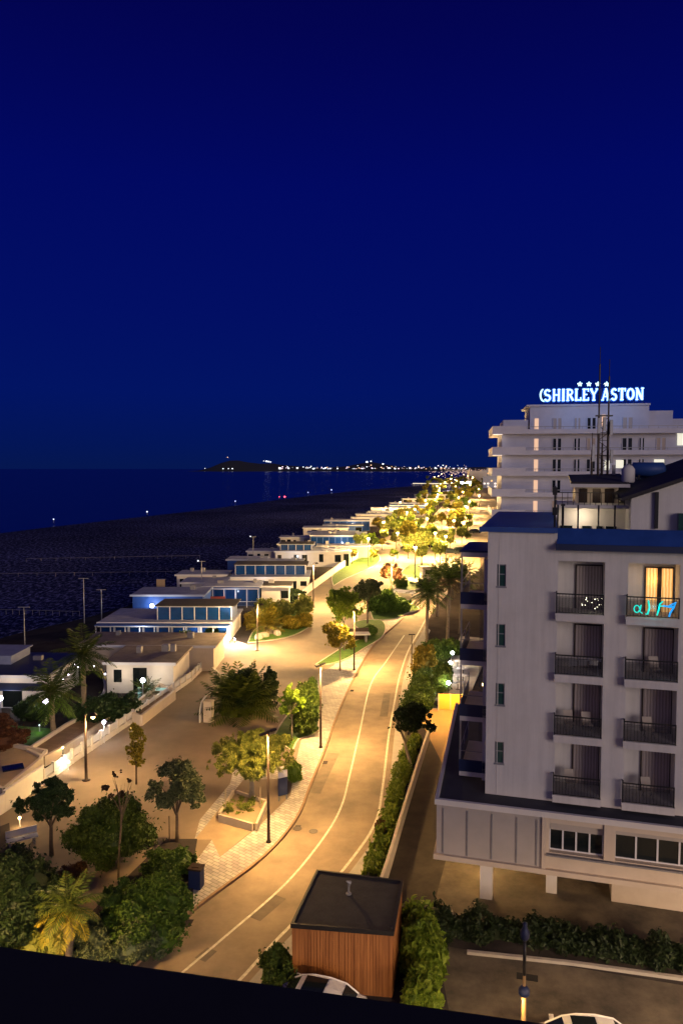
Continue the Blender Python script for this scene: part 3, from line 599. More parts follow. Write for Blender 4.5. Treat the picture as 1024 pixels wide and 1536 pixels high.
bush((*G(655,985),0), [(0,0,.9,1.7,1.6,1.2),(1.6,.5,1.0,1.3,1.3,1.1)], 6500, .17, 'leaf', 'dense green bush below the dark palms right of the road', seed=49)
bush((*G(664,1040),0), [(0,0,1.2,.9,1.0,1.2),(.2,1.3,1.4,.9,.9,1.3)], 4200, .15, 'leaf', 'green bush directly left of the yellow panel', seed=50)
for i, (px, py, h, c, lb) in enumerate([(641,972,6.9,2.9,'front dark palm standing alone at the right road edge'),(672,965,8.2,3.0,'tallest dark palm right of the road beside the hotel balconies'),(690,950,7.6,2.8,'dark palm partly behind the sea-facing hotel balconies'),(655,925,6.0,2.5,'further dark palm behind the front palm at the road edge')]):
    feather_palm((*G(px,py),0), h, c*1.05, lb, 'frond', 34, 60+i, 'dark palms right of the road', .19, 1.15, -.6, 'dry' if i%2 else None)
# grass island trees
tree('young_tree', (*G(510,1006,.2),.2), 2.6, .07, [(0,0,3.8,1.3,1.2,1.3),(-.9,0,4.6,.9,.9,.8),(.7,0,3.2,.9,.8,.7)], 5200, .17, 'leaf_gold', 'golden leaved young tree on the front tip of the grass island', bark='pale_bark', seed=65, gap=.25, spread=1.0, top=4.4)
tree('young_tree', (*G(516,975,.2),.2), 3.6, .09, [(0,0,5.5,1.7,1.5,1.7),(-1.1,0,6.3,1.2,1.1,1.0),(.9,0,4.6,1.1,1.0,.9),(.2,0,7.1,.9,.9,.7)], 6500, .20, 'leaf_bright', 'bright green taller tree behind the golden tree on the grass island', bark='pale_bark', seed=66, gap=.22, spread=1.4, top=6.5)
tree('young_tree', (*G(551,935,.2),.2), 3.2, .10, [(0,0,4.8,1.5,1.4,1.4),(.8,0,5.5,1.0,1.0,.8),(-.9,0,4.0,1.0,.9,.8)], 5200, .20, 'leaf_olive', 'dark grey-green tree at the back of the grass island', seed=67, gap=.22, spread=1.2, top=5)
bush((*G(553,952,.2),.2), [(0,0,.5,1.2,1.0,.6)], 2000, .15, 'leaf', 'low dark bush on the lawn tip of the grass island', seed=68)
bush((*G(572,918,.2),.2), [(0,0,1.5,2.4,2.0,1.8),(2.6,1,1.0,2.0,1.6,1.2)], 6500, .22, 'leaf', 'broad green bush on the second lawn of the promenade', seed=69)
tree('young_tree', (*G(585,905,.2),.2), 3.8, .1, [(0,0,5.4,1.6,1.5,1.2),(1,0,4.8,1,1,.8)], 4000, .22, 'leaf_red', 'red-brown sparse tree behind the second lawn', seed=70, gap=.32, spread=1.3, top=5.6)
bush((*G(600,880,.2),.2), [(0,0,.8,1.2,1.1,1.0)], 2000, .2, 'leaf', 'rounded shrub on the small oval lawn', seed=71)
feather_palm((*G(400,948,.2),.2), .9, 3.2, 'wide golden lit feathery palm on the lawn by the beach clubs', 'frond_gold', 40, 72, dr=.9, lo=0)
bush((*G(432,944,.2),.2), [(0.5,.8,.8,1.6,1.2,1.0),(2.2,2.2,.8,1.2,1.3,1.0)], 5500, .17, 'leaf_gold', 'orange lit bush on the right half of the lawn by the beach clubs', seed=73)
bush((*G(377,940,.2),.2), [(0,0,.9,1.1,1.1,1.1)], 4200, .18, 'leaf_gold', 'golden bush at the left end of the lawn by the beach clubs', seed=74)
bush((*G(412,925,.1),.1), [(-1.5,0,1.3,1.5,1.3,1.5),(1.2,.5,1.0,1.6,1.3,1.2),(4.2,1,1.4,1.4,1.3,1.5)], 6500, .20, 'leaf_weep', 'row of tall yellow bushes before the glazed blue cabins', seed=75)
bush((*G(432,902,.1),.1), [(0,0,.9,3.0,1.6,1.1),(-4,1,.8,2.2,1.4,1.0)], 6500, .24, 'leaf_dark', 'dark clipped bush mass in front of the long glazed club', seed=76)
for i, (px, py) in enumerate([(396,955),(405,950),(416,952),(440,938),(388,958)]):
    mb = MB(); mb.lathe((0,0,0), [(.5,0),(.55,.2),(.42,.5),(.15,.62)], 7)
    tag(mb.build('boulder', M['rock'], None, False, (*G(px,py,.2),.2), i), 'pale garden boulder among the golden plants on the lawn', 'boulder', 'boulders on the lawn').scale = (1.3,.9,1+.2*i/5)

# ------------------------------------------------------------------ street lamps
def light(name, loc, power, color, parent=None, r=.12, typ='POINT'):
    d = bpy.data.lights.new(name, typ); d.energy = power; d.color = color; d.shadow_soft_size = r
    o = bpy.data.objects.new(name, d); COL.objects.link(o); o.location = loc
    if parent: o.parent = parent
    return o
WARM = (1.0, .57, .19); WARM2 = (1.0, .62, .25); NEUT = (1.0, .80, .55); COOL = (.75, .85, 1.0)
def tlamp(loc, rz, label, h=6.6, power=2600, color=WARM, arm=.42, group=None):
    o = empty('street_lamp', (loc[0], loc[1], .1), rz, label, 'street lamp', group)
    mb = MB(); mb.lathe((0,0,0), [(.16,0),(.16,.06),(.10,.1),(.085,1.2),(.06,h)], 10); mb.build('pole', M['brown_metal'], o, True)
    mb = MB(); mb.box(-arm,arm,-.035,.035,h-.05,h+.02); mb.box(-.06,.06,-.06,.06,h-.25,h+.05); mb.build('crossarm', M['brown_metal'], o)
    for s in (-1,1):
        c = s*(arm+.02)
        mb = MB(); mb.prism([(c-.2,-.10),(c+.2,-.10),(c+.23,0),(c+.2,.10),(c-.2,.10),(c-.23,0)], h-.06, h+.03); hd = mb.build('lamp_head', M['brown_metal'], o)
        mb = MB(); mb.box(c-.15,c+.15,-.07,.07,h-.068,h-.062); mb.build('diffuser', M['e_warm'], hd)
    for s in (-1,1):
        l_ = light('lamp_light', (s*(arm+.02),0,h-.13), power*.5, color, o, .18, 'AREA'); l_.data.shape = 'DISK'; l_.data.size = .26
    return o
GL = 'lamp posts along the road kerb'
L = [((403,1263),.9,'twin-headed lamp post on white pavers in front of the planter tree'),((481,1121),1.1,'twin-headed lamp post on the kerb pavement right of the tall green bush'),
     ((531,1005),1.1,'twin-headed lamp post on the pavement at the tip of the grass island'),((587,912),1.2,'twin-headed lamp post where the road bends beyond the grass island')]
for (p, rz, lb) in L: tlamp(G(*p,.1), rz, lb, power=(2000,3000,5000,9000)[L.index((p,rz,lb))], group=GL)
def hooklamp(loc, h, label, rz=0, power=1500, col=WARM2, glow=True):
    o = empty('street_lamp', (loc[0], loc[1], .1), rz, label, 'street lamp')
    mb = MB(); mb.lathe((0,0,0), [(.3,0),(.3,.05),(.12,.07),(.10,1),(.07,h)], 10); mb.build('pole', M['brown_metal'], o, True)
    mb = MB(); mb.tube([(0,0,h-.05),(.2,0,h+.12),(.5,0,h+.1)], [.04,.035,.03], 6); mb.build('arm', M['brown_metal'], o)
    mb = MB(); mb.lathe((.55,0,h-.08), [(.30,0),(.24,.1),(.10,.2),(.03,.24)], 12); mb.build('lamp_shade', M['brown_metal'], o, True)
    if glow: mb = MB(); mb.ball((.55,0,h-.14), .15); mb.build('bulb', M['e_warm'], o, True)
    light('lamp_light', (.55,0,h-.35), power, col, o, .15)
    return o
hooklamp(G(130,1170,.1), 4.7, 'lit curved-arm lamp post rising from the paving by the white wall', 0, 2400)
hooklamp(G(386,976,.1), 5.6, 'slender lamp post at the lawn corner by the bright white wall', .3, 10500, WARM2, False)
hooklamp(G(470,911,.1), 7.0, 'tall lamp post by the bright curved wall in front of the far clubs', .3, 17000, WARM2, False)
# foreground post with navy collar
fx, fy = G(783, 1640)
o = empty('street_lamp', (fx, fy, 0), 0, 'foreground lamp post with navy collar lighting its own lower pole', 'street lamp')
zt = 5.95; zc = 3.75
mb = MB(); mb.lathe((0,0,0), [(.10,0),(.08,1),(.075,zc),(.06,zc+.1),(.045,zt-.3)], 12); mb.build('pole', M['ochre'], o, True)
mb = MB(); mb.lathe((0,0,zc-.12), [(.17,0),(.20,.06),(.20,.2),(.12,.3),(.06,.34)], 12); mb.build('collar', M['navy'], o, True)
mb = MB(); mb.lathe((0,0,zc+.6), [(.062,0),(.058,zt-zc-.9)], 10); mb.build('sleeve', M['dark_metal'], o, True)
mb = MB(); mb.lathe((0,0,zt-.35), [(.07,0),(.15,.1),(.17,.3),(.10,.42),(.07,.5),(.09,.62),(.02,.66)], 12); mb.build('lamp_head', M['navy'], o, True)
l_ = light('lamp_light', (-.28,-.22,zc-.14), 110, WARM, o, .08, 'AREA'); l_.data.shape = 'DISK'; l_.data.size = .22
l_ = light('lamp_light', (.28,.22,zc-.14), 110, WARM, o, .08, 'AREA'); l_.data.shape = 'DISK'; l_.data.size = .22
# posts outside the frame, behind and beside the camera
tlamp((-13.5,26,.1), .6, 'twin-headed lamp post below the balcony at the near end of the road', power=2300)
tlamp((3.6,19.5,.1), .3, 'unseen twin-headed lamp post placed beneath the balcony to light the shed', h=5.0, power=1500, color=(1,.66,.36))  # unseen post, kept low and moved close to light the shed front
tlamp((19,19,.1), .3, 'twin-headed lamp post at the corner of the parking lot', power=5500, color=(1,.64,.34))

# short post right of road
mb = MB(); o = empty('lamp_post', (*G(617,1006),0), 0, 'short unlit post on the walkway right of the road', 'post')
mb.lathe((0,0,0), [(.1,0),(.07,.3),(.05,4.0)], 8); mb.build('pole', M['brown_metal'], o, True)
mb = MB(); mb.box(-.35,.35,-.08,.08,3.95,4.05); mb.build('head', M['brown_metal'], o)

# ------------------------------------------------------------------ low walls and fences
def low_wall(a, b, label, h=1.1, posts=True, th=.14, z=.1, m='white2', gap=1.35, solid=False):
    a = Vector(a); b = Vector(b); d = (b-a); Ln = d.length; ang = math.atan2(d.y, d.x)
    o = empty('boundary_wall', (a.x, a.y, z), ang, label, 'low wall'); mb = MB()
    if solid: mb.box(0,Ln,-th/2,th/2,0,h); mb.box(-.02,Ln+.02,-th/2-.03,th/2+.03,h,h+.05); mb.build('panel', M[m], o)
    else:
        mb.box(0,Ln,-th/2,th/2,0,h*.35); mb.build('base', M[m], o); n = max(1, round(Ln/gap)); mb = MB(); mb2 = MB()
        for i in range(n+1): mb.box(i*Ln/n-.09, i*Ln/n+.09, -th/2-.03, th/2+.03, 0, h)
        for i in range(n): mb2.box(i*Ln/n+.09,(i+1)*Ln/n-.09,-.03,.03,h*.42,h*.90)
        mb.build('posts', M[m], o); mb2.build('infill_panels', M['white_metal'], o)
    return o
W = wallpts
low_wall(W[0], W[1], 'solid white wall at the left edge below the garden terraces', 1.2, solid=True)
low_wall(W[1], W[2], 'long solid white wall with a sloping look before the first terrace', 1.35, solid=True)
low_wall(W[2], W[3], 'bright floodlit stretch of white wall behind the curved-arm lamp post', 1.15)
low_wall(W[3], W[5], 'white posted wall between the floodlit stretch and the round garden', 1.15)
low_wall(W[5], W[7], 'white posted wall in front of the small terrace with brown deck', 1.1)
low_wall(W[7], W[8], 'white posted wall running up towards the blue pavilion', 1.1)
low_wall(W[8], W[9], 'overexposed bright white wall at the entrance of the blue pavilion', 1.3, solid=True)
for (a, b_, lb) in [((462,890),(500,862),'pale low wall between the long glazed club and the promenade'),((500,862),(540,835),'pale low wall in front of the white posted cabin row'),((540,835),(560,812),'farthest pale low wall before the golden trees'),((448,905),(462,890),'bright short curved wall end by the tall lamp')]:
    low_wall(G(*a), G(*b_), lb, 1.3, solid=True)
fl = empty('floodlight', (*G(352,966,.1),.1), 0, 'small bollard light beside the overexposed white wall', 'light'); mb = MB(); mb.lathe((0,0,0), [(.06,0),(.06,.5)], 8); mb.build('post', M['dark_metal'], fl)
mb = MB(); mb.lathe((0,0,.5), [(.07,0),(.07,.22),(.02,.26)], 8); mb.build('lens', M['e_white'], fl); light('lamp_light', (.2,-.3,1.4), 2500, NEUT, fl)
for (p, pw, c, mm, zz, lb) in [((98,1152),60,NEUT,'e_white',.45,'small uplight at the foot of the floodlit white wall'),((152,1112),130,(1,.9,.85),'e_violet',1.55,'glowing globe lamp above the white wall beside the curved-arm post'),
        ((25,1236),60,WARM2,'e_warm',.4,'small warm uplight at the base of the left white wall')]:
    x, y = G(*p,.1); o = empty('wall_light', (x+.35,y-.3,.1), 0, lb, 'light'); s = MB(); s.lathe((0,0,0), [(.06,0),(.04,.1),(.035,zz)], 8); s.build('stem', M['white_metal'], o)
    s = MB(); s.ball((0,0,zz+.14), .15 if zz > 1 else .08); s.build('globe', M[mm], o, True); light('lamp_light', (.1,-.25,zz+.25), pw, c, o, .1)
# low retaining wall right of the hedge
rw = [G(*p) for p in [(560,1372),(580,1316),(602,1240),(615,1197),(627,1158),(642,1111)]]
strip_o = strip('retaining_wall', smooth(rw, 4), .17, 0, .9, M['kerb_pale'], kind='thing'); tag(strip_o, 'curved low cream wall between the long hedge and the dark service lane', 'low wall')
# litter bin, info pillar, planter, blue notice, bench, cars, shed
x, y = G(295, 1330, .1)
o = empty('litter_bin', (x,y,.1), -.2, 'dark litter bin with brown lid at the edge of the white pavers', 'bin')
mb = MB(); mb.prism([(-.32,-.28),(.32,-.28),(.32,.28),(-.32,.28)], 0, 1.0); mb.build('body', M['navy'], o)
mb = MB(); mb.box(-.36,.36,-.32,.32,1.0,1.1); mb.box(-.2,.2,-.15,.15,1.1,1.14); mb.build('lid', M['brown_metal'], o)
x, y = G(322, 1078, .1)
o = empty('stone_pillar', (x-.45,y-.7,.1), -.2, 'cream stone pillar with curved white panel beside the stemless palm clump', 'pillar')
mb = MB(); mb.box(-.3,.45,-.3,.3,0,1.75); mb.box(-.34,.49,-.34,.34,1.75,1.85); mb.build('block', M['cream'], o)
mb = MB(); pts = [(-.62,-.2,0),(-.68,0,1.0),(-.6,.2,1.7),(-.3,.35,2.2),(.0,.4,2.35)]
for i in range(4):
    a, c = pts[i], pts[i+1]; mb.add([(a[0],a[1]-.3,a[2]),(a[0],a[1]+.3,a[2]),(c[0],c[1]+.3,c[2]),(c[0],c[1]-.3,c[2]),(a[0]+.08,a[1]-.3,a[2]),(a[0]+.08,a[1]+.3,a[2]),(c[0]+.08,c[1]+.3,c[2]),(c[0]+.08,c[1]-.3,c[2])], [(0,1,2,3),(7,6,5,4),(0,3,7,4),(1,5,6,2)])
mb.build('curved_panel', M['white2'], o)
P4 = [G(*p,.1) for p in [(330,1232),(383,1247),(398,1212),(352,1196)]]
cx, cy = sum(p[0] for p in P4)/4, sum(p[1] for p in P4)/4; P4 = [(p[0]-cx,p[1]-cy) for p in P4]
o = empty('planter', (cx,cy,.1), 0, 'raised cream planter bed around the pepper tree', 'planter'); mb = MB()
for i in range(4):
    a, c = Vector(P4[i]), Vector(P4[(i+1)%4]); t_ = (c-a).normalized(); nn = Vector((-t_.y,t_.x))*.14*(1 if a.x*t_.y-a.y*t_.x < 0 else -1)
    mb.prism([tuple(a+t_*.0),tuple(c-t_*.14),tuple(c-t_*.14+nn),tuple(a+nn)], 0, .5)
mb.build('rim', M['cream'], o); mb = MB(); mb.prism([(p[0]*.93,p[1]*.93) for p in P4], 0, .38); mb.build('soil', M['tan_paving'], o)
P, N = blob_points([(0,.2,.45,1.3,1.1,.2),(-.9,-.4,.45,.4,.4,.25)], 2200, .35, 2.5, 5, .2)
leaf_mesh('ground_plants', [tuple(p) for p in P], [.09]*len(P), M['leaf_weep'], o, seed=4)
for dx, dy in [(-1.1,-.3),(1.05,.05),(.3,.9)]:
    mb = MB(); mb.bar((0,0,.38),(0,0,1.75),.035); tag(mb.build('stake', M['pale_bark'], None, False, (cx+dx,cy+dy,.1)), 'thin pale wooden stake standing in the planter soil', 'stake', 'stakes in the planter')
x, y = G(424, 1200, .1)
o = empty('notice_board', (x,y,.1), .5, 'dark blue notice board with pale top behind the pepper tree', 'sign')
mb = MB(); mb.box(-.32,.32,-.05,.05,.35,1.55); mb.build('board', M['navy'], o)
mb = MB(); mb.box(-.32,.32,-.06,.06,1.55,2.0); mb.build('header', M['white_metal'], o)
for s in (-1,1): mb = MB(); mb.box(s*.28-.03,s*.28+.03,-.04,.04,0,.35); mb.build('leg', M['grey_metal'], o)
def bench(loc, rz, label, L=2.2, m='white_metal'):
    o = empty('bench', loc, rz, label, 'bench'); mb = MB(); mb.box(-L/2,L/2,-.25,.25,.40,.48); mb.build('seat', M[m], o)
    mb = MB(); mb.box(-L/2,L/2,.24,.30,.52,.9); mb.build('backrest', M[m], o)
    for s in (-1,1): mb = MB(); mb.box(s*L*.38-.05,s*L*.38+.05,-.22,.28,0,.40); mb.build('leg', M['grey_metal'], o)
    return o
bench((*G(34,1268,.1),.1), .55, 'white bench half hidden by the dark bush at the left edge', 1.7)
bench((*G(605,893,.1),.1), -.4, 'white bench on the far pale paving before the oval lawn', 4.2)
bench((*G(648,892,.1),.1), .1, 'dark slatted bench right of the white bench on the far paving', 4.2, 'brown_metal')
x, y = G(534, 962, .2)
o = empty('table_tennis_table', (x,y,.2), .1, 'pale blue slab table with dark screen on the grass island', 'table'); mb = MB(); mb.box(-1.7,1.7,-.85,.85,.95,1.05); mb.build('top', M['white_metal'], o)
mb = MB(); mb.box(-1.7,1.7,.9,1.0,0,1.5); mb.build('screen', M['brown_metal'], o)
for s in (-1,1): mb = MB(); mb.box(s*1.2-.1,s*1.2+.1,-.6,.6,0,.95); mb.build('leg', M['grey_metal'], o)

def car(loc, rz, label, body='car_white'):
    o = empty('parked_car', loc, rz, label, 'car')
    prof = [(-2.1,.35),(-2.12,.75),(-2.0,.98),(-1.75,1.02),(-1.3,1.05),(-.75,1.05),(.0,1.05),(.9,1.03),(1.3,.97),(1.85,.82),(2.08,.62),(2.1,.35)]
    mb = MB(); n = len(prof); vs = []
    ys = [(-.86,0),(-.80,1),(.80,1),(.86,0)]
    for x_, z_ in prof:
        tw = 1-.10*max(0, abs(x_)-1.4)
        vs += [(x_,-.87*tw,min(z_,.55)),(x_,-.84*tw,z_*.93),(x_,-.66*tw,z_+.02),(x_,0,z_+.045),(x_,.66*tw,z_+.02),(x_,.84*tw,z_*.93),(x_,.87*tw,min(z_,.55))]
    fs = [(i*7+k,(i+1)*7+k,(i+1)*7+k+1,i*7+k+1) for i in range(n-1) for k in range(6)]
    vs += [(x_,-.87,.22) for x_, z_ in prof]+[(x_,.87,.22) for x_, z_ in prof]; b0 = n*7
    fs += [(i*7,b0+i,b0+i+1,(i+1)*7) for i in range(n-1)]+[(i*7+6,(i+1)*7+6,b0+n+i+1,b0+n+i) for i in range(n-1)]+[(b0+i,b0+n+i,b0+n+i+1,b0+i+1) for i in range(n-1)]
    fs += [tuple(range(0,7))+(b0+n,b0)[:2], tuple((n-1)*7+k for k in range(6,-1,-1))+(b0+n-1,b0+2*n-1)]
    mb.add(vs, fs); bd = mb.build('body', M[body], o, True)
    # greenhouse
    gh = [(-1.72,1.03,.68),(-1.25,1.40,.60),(-.6,1.50,.60),(.1,1.49,.60),(.62,1.38,.60),(1.22,1.0,.68)]
    def sec(a, b2, m_, name, inset=0):
        q = MB(); (x0,z0,w0),(x1,z1,w1) = a, b2
        q.add([(x0,-w0,z0),(x0,w0,z0),(x1,w1,z1),(x1,-w1,z1),(x0,-w0,z0-.06),(x0,w0,z0-.06),(x1,w1,z1-.06),(x1,-w1,z1-.06)], [(0,3,2,1),(0,4,7,3),(1,2,6,5),(4,5,6,7)]); return q.build(name, M[m_], o)
    sec(gh[0], gh[1], 'dark_glass', 'rear_window'); sec(gh[4], gh[5], 'dark_glass', 'windscreen')
    q = MB()
    for i in (1,2,3):
        (x0,z0,w0),(x1,z1,w1) = gh[i], gh[i+1]
        q.add([(x0,-w0,z0),(x0,0,z0+.03),(x1,0,z1+.03),(x1,-w1,z1),(x0,w0,z0),(x1,w1,z1)], [(0,3,2,1),(1,2,5,4)])
    for s in (-1,1):
        q.tube([(x_,s*(w_+.0),z_) for x_,z_,w_ in gh], [.045]*6, 5)
        q.tube([(-.35,s*.86,1.0),(-.35,s*.61,1.49)], [.05,.04], 4)
    q.build('roof', M[body], o)
    q = MB(); q.box(-.55,.35,-.44,.44,1.527,1.545); q.build('sunroof', M['dark_glass'], o)
    for s in (-1,1):
        q = MB(); up = [(x_,s*(w_-.01),z_-.02) for x_,z_,w_ in gh]; dn = [(x_,s*.80,1.0) for x_,_,_ in gh]
        for i in range(5): q.add([dn[i],dn[i+1],up[i+1],up[i]], [(0,1,2,3)])
        q.build('side_window', M['dark_glass'], o)
        q = MB(); q.box(.85,1.02,s*.86,s*1.02,.98,1.12); q.build('wing_mirror', M[body], o)
        q = MB(); q.box(1.78,2.06,s*.48,s*.78,.62,.76); q.build('headlight', M['white_metal'], o)
        for xx in (-1.3,1.32):
            q = MB(); q.tube([(xx,s*.70,.32),(xx,s*.89,.32)], [.32,.32], 16); ty = q.build('wheel', M['rubber'], o)
            q = MB(); q.tube([(xx,s*.80,.32),(xx,s*.90,.32)], [.2,.18], 10); q.build('rim', M['grey_metal'], ty)
    return o
x, y = G(491, 1474, 1.5)
car((x-.6,y-.12,0), R(163), 'white car with black sunroof parked tight against the wooden shed')
x, y = G(868, 1528, 1.5)
car((x,y-.35,0), R(175), 'white car in the parking lot showing only its roof at the bottom edge')

# shed
sx = [G(436,1385,2.9), G(590,1397,2.9), G(604,1320,2.9), G(475,1304,2.9)]
o = empty('wooden_shed', (sx[0][0], sx[0][1], 0), 0, 'wooden shed with vertical orange-brown boards and flat black roof', 'shed')
S = [Vector((p[0]-sx[0][0], p[1]-sx[0][1])) for p in sx]; c0 = sum(S, Vector((0,0)))/4
mb = MB()
for i in range(4):
    a, b_ = S[i], S[(i+1)%4]; a = c0+(a-c0)*.97; b_ = c0+(b_-c0)*.97; Ln = (b_-a).length; t_ = (b_-a).normalized(); nn = Vector((t_.y,-t_.x)); k = int(Ln/.13)
    for j in range(k):
        p = a+t_*(j*Ln/k); q = a+t_*((j+1)*Ln/k-.014); dd = .022+.008*((j*7)%3)
        mb.prism([tuple(p),tuple(q),tuple(q+nn*dd),tuple(p+nn*dd)], .05, 2.72)
    mb.prism([tuple(a),tuple(b_),tuple(b_-nn*.05),tuple(a-nn*.05)], .0, 2.715)
mb.build('cladding', M['timber'], o)
mb = MB(); mb.prism([tuple(c0+(p-c0)*.985) for p in S], 2.73, 2.82); rf = mb.build('roof', M['slate'], o)
mb = MB()
for i in range(4):
    a, b_ = S[i], S[(i+1)%4]; ia, ib = c0+(a-c0)*.955, c0+(b_-c0)*.955; a = c0+(a-c0)*1.005; b_ = c0+(b_-c0)*1.005
    mb.prism([tuple(a),tuple(b_),tuple(ib),tuple(ia)], 2.70, 2.90)
mb.build('roof_edge', M['dark_metal'], rf)
mb = MB(); q = c0+Vector((-.1,.55)); mb.lathe((q.x,q.y,2.82), [(.13,0),(.13,.05),(.05,.07),(.05,.42)], 8); mb.tube([(q.x,q.y,3.2),(q.x+.05,q.y-.05,3.4),(q.x-.1,q.y-.1,3.48)], [.06,.09,.03], 8); mb.build('vent_pipe', M['grey_metal'], rf)
mb = MB(); mb.tube([tuple(c0+(S[1]-c0)*.93)+(2.95,), tuple(c0+(S[1]-c0)*.93)+(3.03,)], [.09,.09], 8); mb.build('roof_drain', M['dark_metal'], rf)

# ------------------------------------------------------------------ near hotel
O = G(727,1190,5.5); ANG = R(-15.5); H = Frame(O, ANG)
hot = empty('hotel_building', (O[0],O[1],0), ANG, 'near white hotel with recessed curtained balconies and blue roof edge', 'hotel')
FL = [6.0, 9.0, 12.0, 15.0]
U = lambda px, py=1000, v=0: H.u(px, py, v)
cols = [(U(834,1006), U(903.5,1006)), (U(938,1010), U(1015,1010))]
wins = (U(743), U(756.5))
def grid_wall(mb, u0, u1, z0, z1, v, holes, dep, mi=0):
    us = sorted({u0,u1,*[h[0] for h in holes],*[h[1] for h in holes]}); zs = sorted({z0,z1,*[h[2] for h in holes],*[h[3] for h in holes]})
    for i in range(len(us)-1):
        for j in range(len(zs)-1):
            cu, cz = (us[i]+us[i+1])/2, (zs[j]+zs[j+1])/2
            if any(h[0] < cu < h[1] and h[2] < cz < h[3] for h in holes): continue
            mb.add([(us[i],v,zs[j]),(us[i+1],v,zs[j]),(us[i+1],v,zs[j+1]),(us[i],v,zs[j+1])], [(0,1,2,3)], mi)
    for a, b_, c, d_ in holes:
        mb.add([(a,v,c),(b_,v,c),(b_,v,d_),(a,v,d_),(a,v+dep,c),(b_,v+dep,c),(b_,v+dep,d_),(a,v+dep,d_)], [(0,4,5,1),(1,5,6,2),(2,6,7,3),(3,7,4,0),(4,7,6,5)], mi)
ZT = 18.75; UR = 14.0
holes = []
for (a, b_) in cols:
    for z in FL: holes.append((a, b_, z, z+2.52))
hw = []
for z in FL: hw.append((wins[0], wins[1], z+1.15, z+2.25))
mb = MB(); US = U(832)
grid_wall(mb, 0, US, 5.5, ZT+.15, 0, hw, .14)
grid_wall(mb, US, UR, 5.5, ZT-.6, 0, holes, 1.35)
mb.add([(0,0,5.5),(0,14,5.5),(0,14,ZT+.15),(0,0,ZT+.15)], [(0,3,2,1)])
mb.add([(0,14,5.5),(UR,14,5.5),(UR,14,ZT),(0,14,ZT)], [(0,1,2,3)][::-1]); mb.add([(UR,0,5.5),(UR,14,5.5),(UR,14,ZT),(UR,0,ZT)], [(0,1,2,3)])
for xx in (US*.17,): mb.box(xx-.02, xx+.02, -.02, 0, 5.5, ZT)   # downpipe-like joint
for zz in FL[1:]: mb.box(.02, US-.02, -.006, 0, zz-.03, zz-.015)
mb.build('wall', M['white'], hot)
mb = MB(); mb.box(-.38, US-.0, -.14, 14.1, ZT+.16, ZT+.34); mb.box(-.42,US-.01,-.18,-.14,ZT+.12,ZT+.37); mb.build('left_roof', M['blue_metal'], hot)
# sloped blue eave over the balconies
mb = MB(); e0 = US-.02
mb.add([(e0,-.42,ZT-.55),(UR,-.42,ZT-.55),(UR,.55,ZT+.33),(e0,.55,ZT+.33),(e0,.55,ZT-.55),(UR,.55,ZT-.55)], [(0,1,2,3),(0,3,4),(1,5,2),(0,4,5,1),(3,2,5,4)])
ev = mb.build('eave', M['blue_metal'], hot)
mb = MB(); mb.box(e0-.06,UR,-.52,-.425,ZT-.66,ZT-.36); mb.build('gutter', M['navy'], ev)
mb = MB(); mb.box(e0+.1,UR,1.4,13.9,17.53,17.65); mb.build('terrace_floor', M['roof_dark'], hot)
# windows
for z in FL:
    q = MB(); a, b_ = wins; q.box(a-.04,b_+.04,-.03,.13,z+1.07,z+1.148); q.box(a,a+.05,.08,.135,z+1.15,z+2.25); q.box(b_-.05,b_,.08,.135,z+1.15,z+2.25); q.box(a+.05,b_-.05,.08,.135,z+2.19,z+2.25); q.box(a+.05,b_-.05,.08,.135,z+1.72,z+1.77); wn = q.build('window', M['grey_metal'], hot)
    q = MB(); q.box(a+.05,b_-.05,.1,.12,z+1.15,z+2.19); q.build('pane', M['green_glass'], wn)
# loggia doors, railings, slabs
for ci, (a, b_) in enumerate(cols):
    for zi, z in enumerate(FL):
        lit = ci == 1 and zi == 3
        wd = b_-a; d0, d1 = (a+wd*.42, a+wd*.98) if not lit else (a+wd*.42, a+wd*.95)
        q = MB(); q.box(d0-.06,d0,1.26,1.345,z,z+2.16); q.box(d1,d1+.04,1.26,1.345,z,z+2.16); q.box(d0-.06,d1+.04,1.26,1.345,z+2.16,z+2.22)
        if lit: q.box((d0+d1)/2-.10,(d0+d1)/2+.10,1.24,1.34,z,z+2.16)
        dr = q.build('balcony_door', M['brown_metal'], hot)
        if lit: tag(dr, 'lit balcony door glowing orange through curtains')
        q = MB(); k = 26
        for j in range(k):
            x0 = d0+(d1-d0)*j/k; x1 = d0+(d1-d0)*(j+1)/k; y0 = 1.27-.010*(j%2); y1 = 1.27-.010*((j+1)%2)
            q.add([(x0,y0,z+.02),(x1,y1,z+.02),(x1,y1,z+2.15),(x0,y0,z+2.15)], [(0,1,2,3)])
        q.build('curtain', M['curtain_lit'] if lit else M['curtain'], dr)
        q = MB(); q.box(a-.10,b_-.02,-.42,1.30,z-.36,z-.04); q.box(a-.12,b_,-.44,-.0,z-.10,z+.015); bl = q.build('balcony', M['white'], hot)
        q = MB(); q.box(a-.07,b_-.05,-.40,-.37,z+.94,z+1.0); q.box(a-.07,b_-.05,-.40,-.37,z+.82,z+.84); q.box(a-.07,b_-.05,-.40,-.37,z+.05,z+.09)
        q.box(a-.09,a-.04,-.41,-.36,z+.015,z+1.1); q.box(b_-.09,b_-.04,-.41,-.36,z+.015,z+1.0); q.box(a-.08,a-.05,-.38,-.01,z+.94,z+1.0)
        for j in range(1, 15): xx = a-.07+(wd+.02)*j/15; q.box(xx-.009,xx+.009,-.395,-.375,z+.09,z+.94)
        for j in range(1, 3): q.box(a-.075,a-.055,-.38+.12*j,-.36+.12*j,z+.05,z+.94)
        rl = q.build('railing', M['dark_metal'], bl)
        q = MB(); q.box(a-.06,b_-.06,-.384,-.380,z+.10,z+.80); q.build('railing_panel', M['rail_panel'], bl)
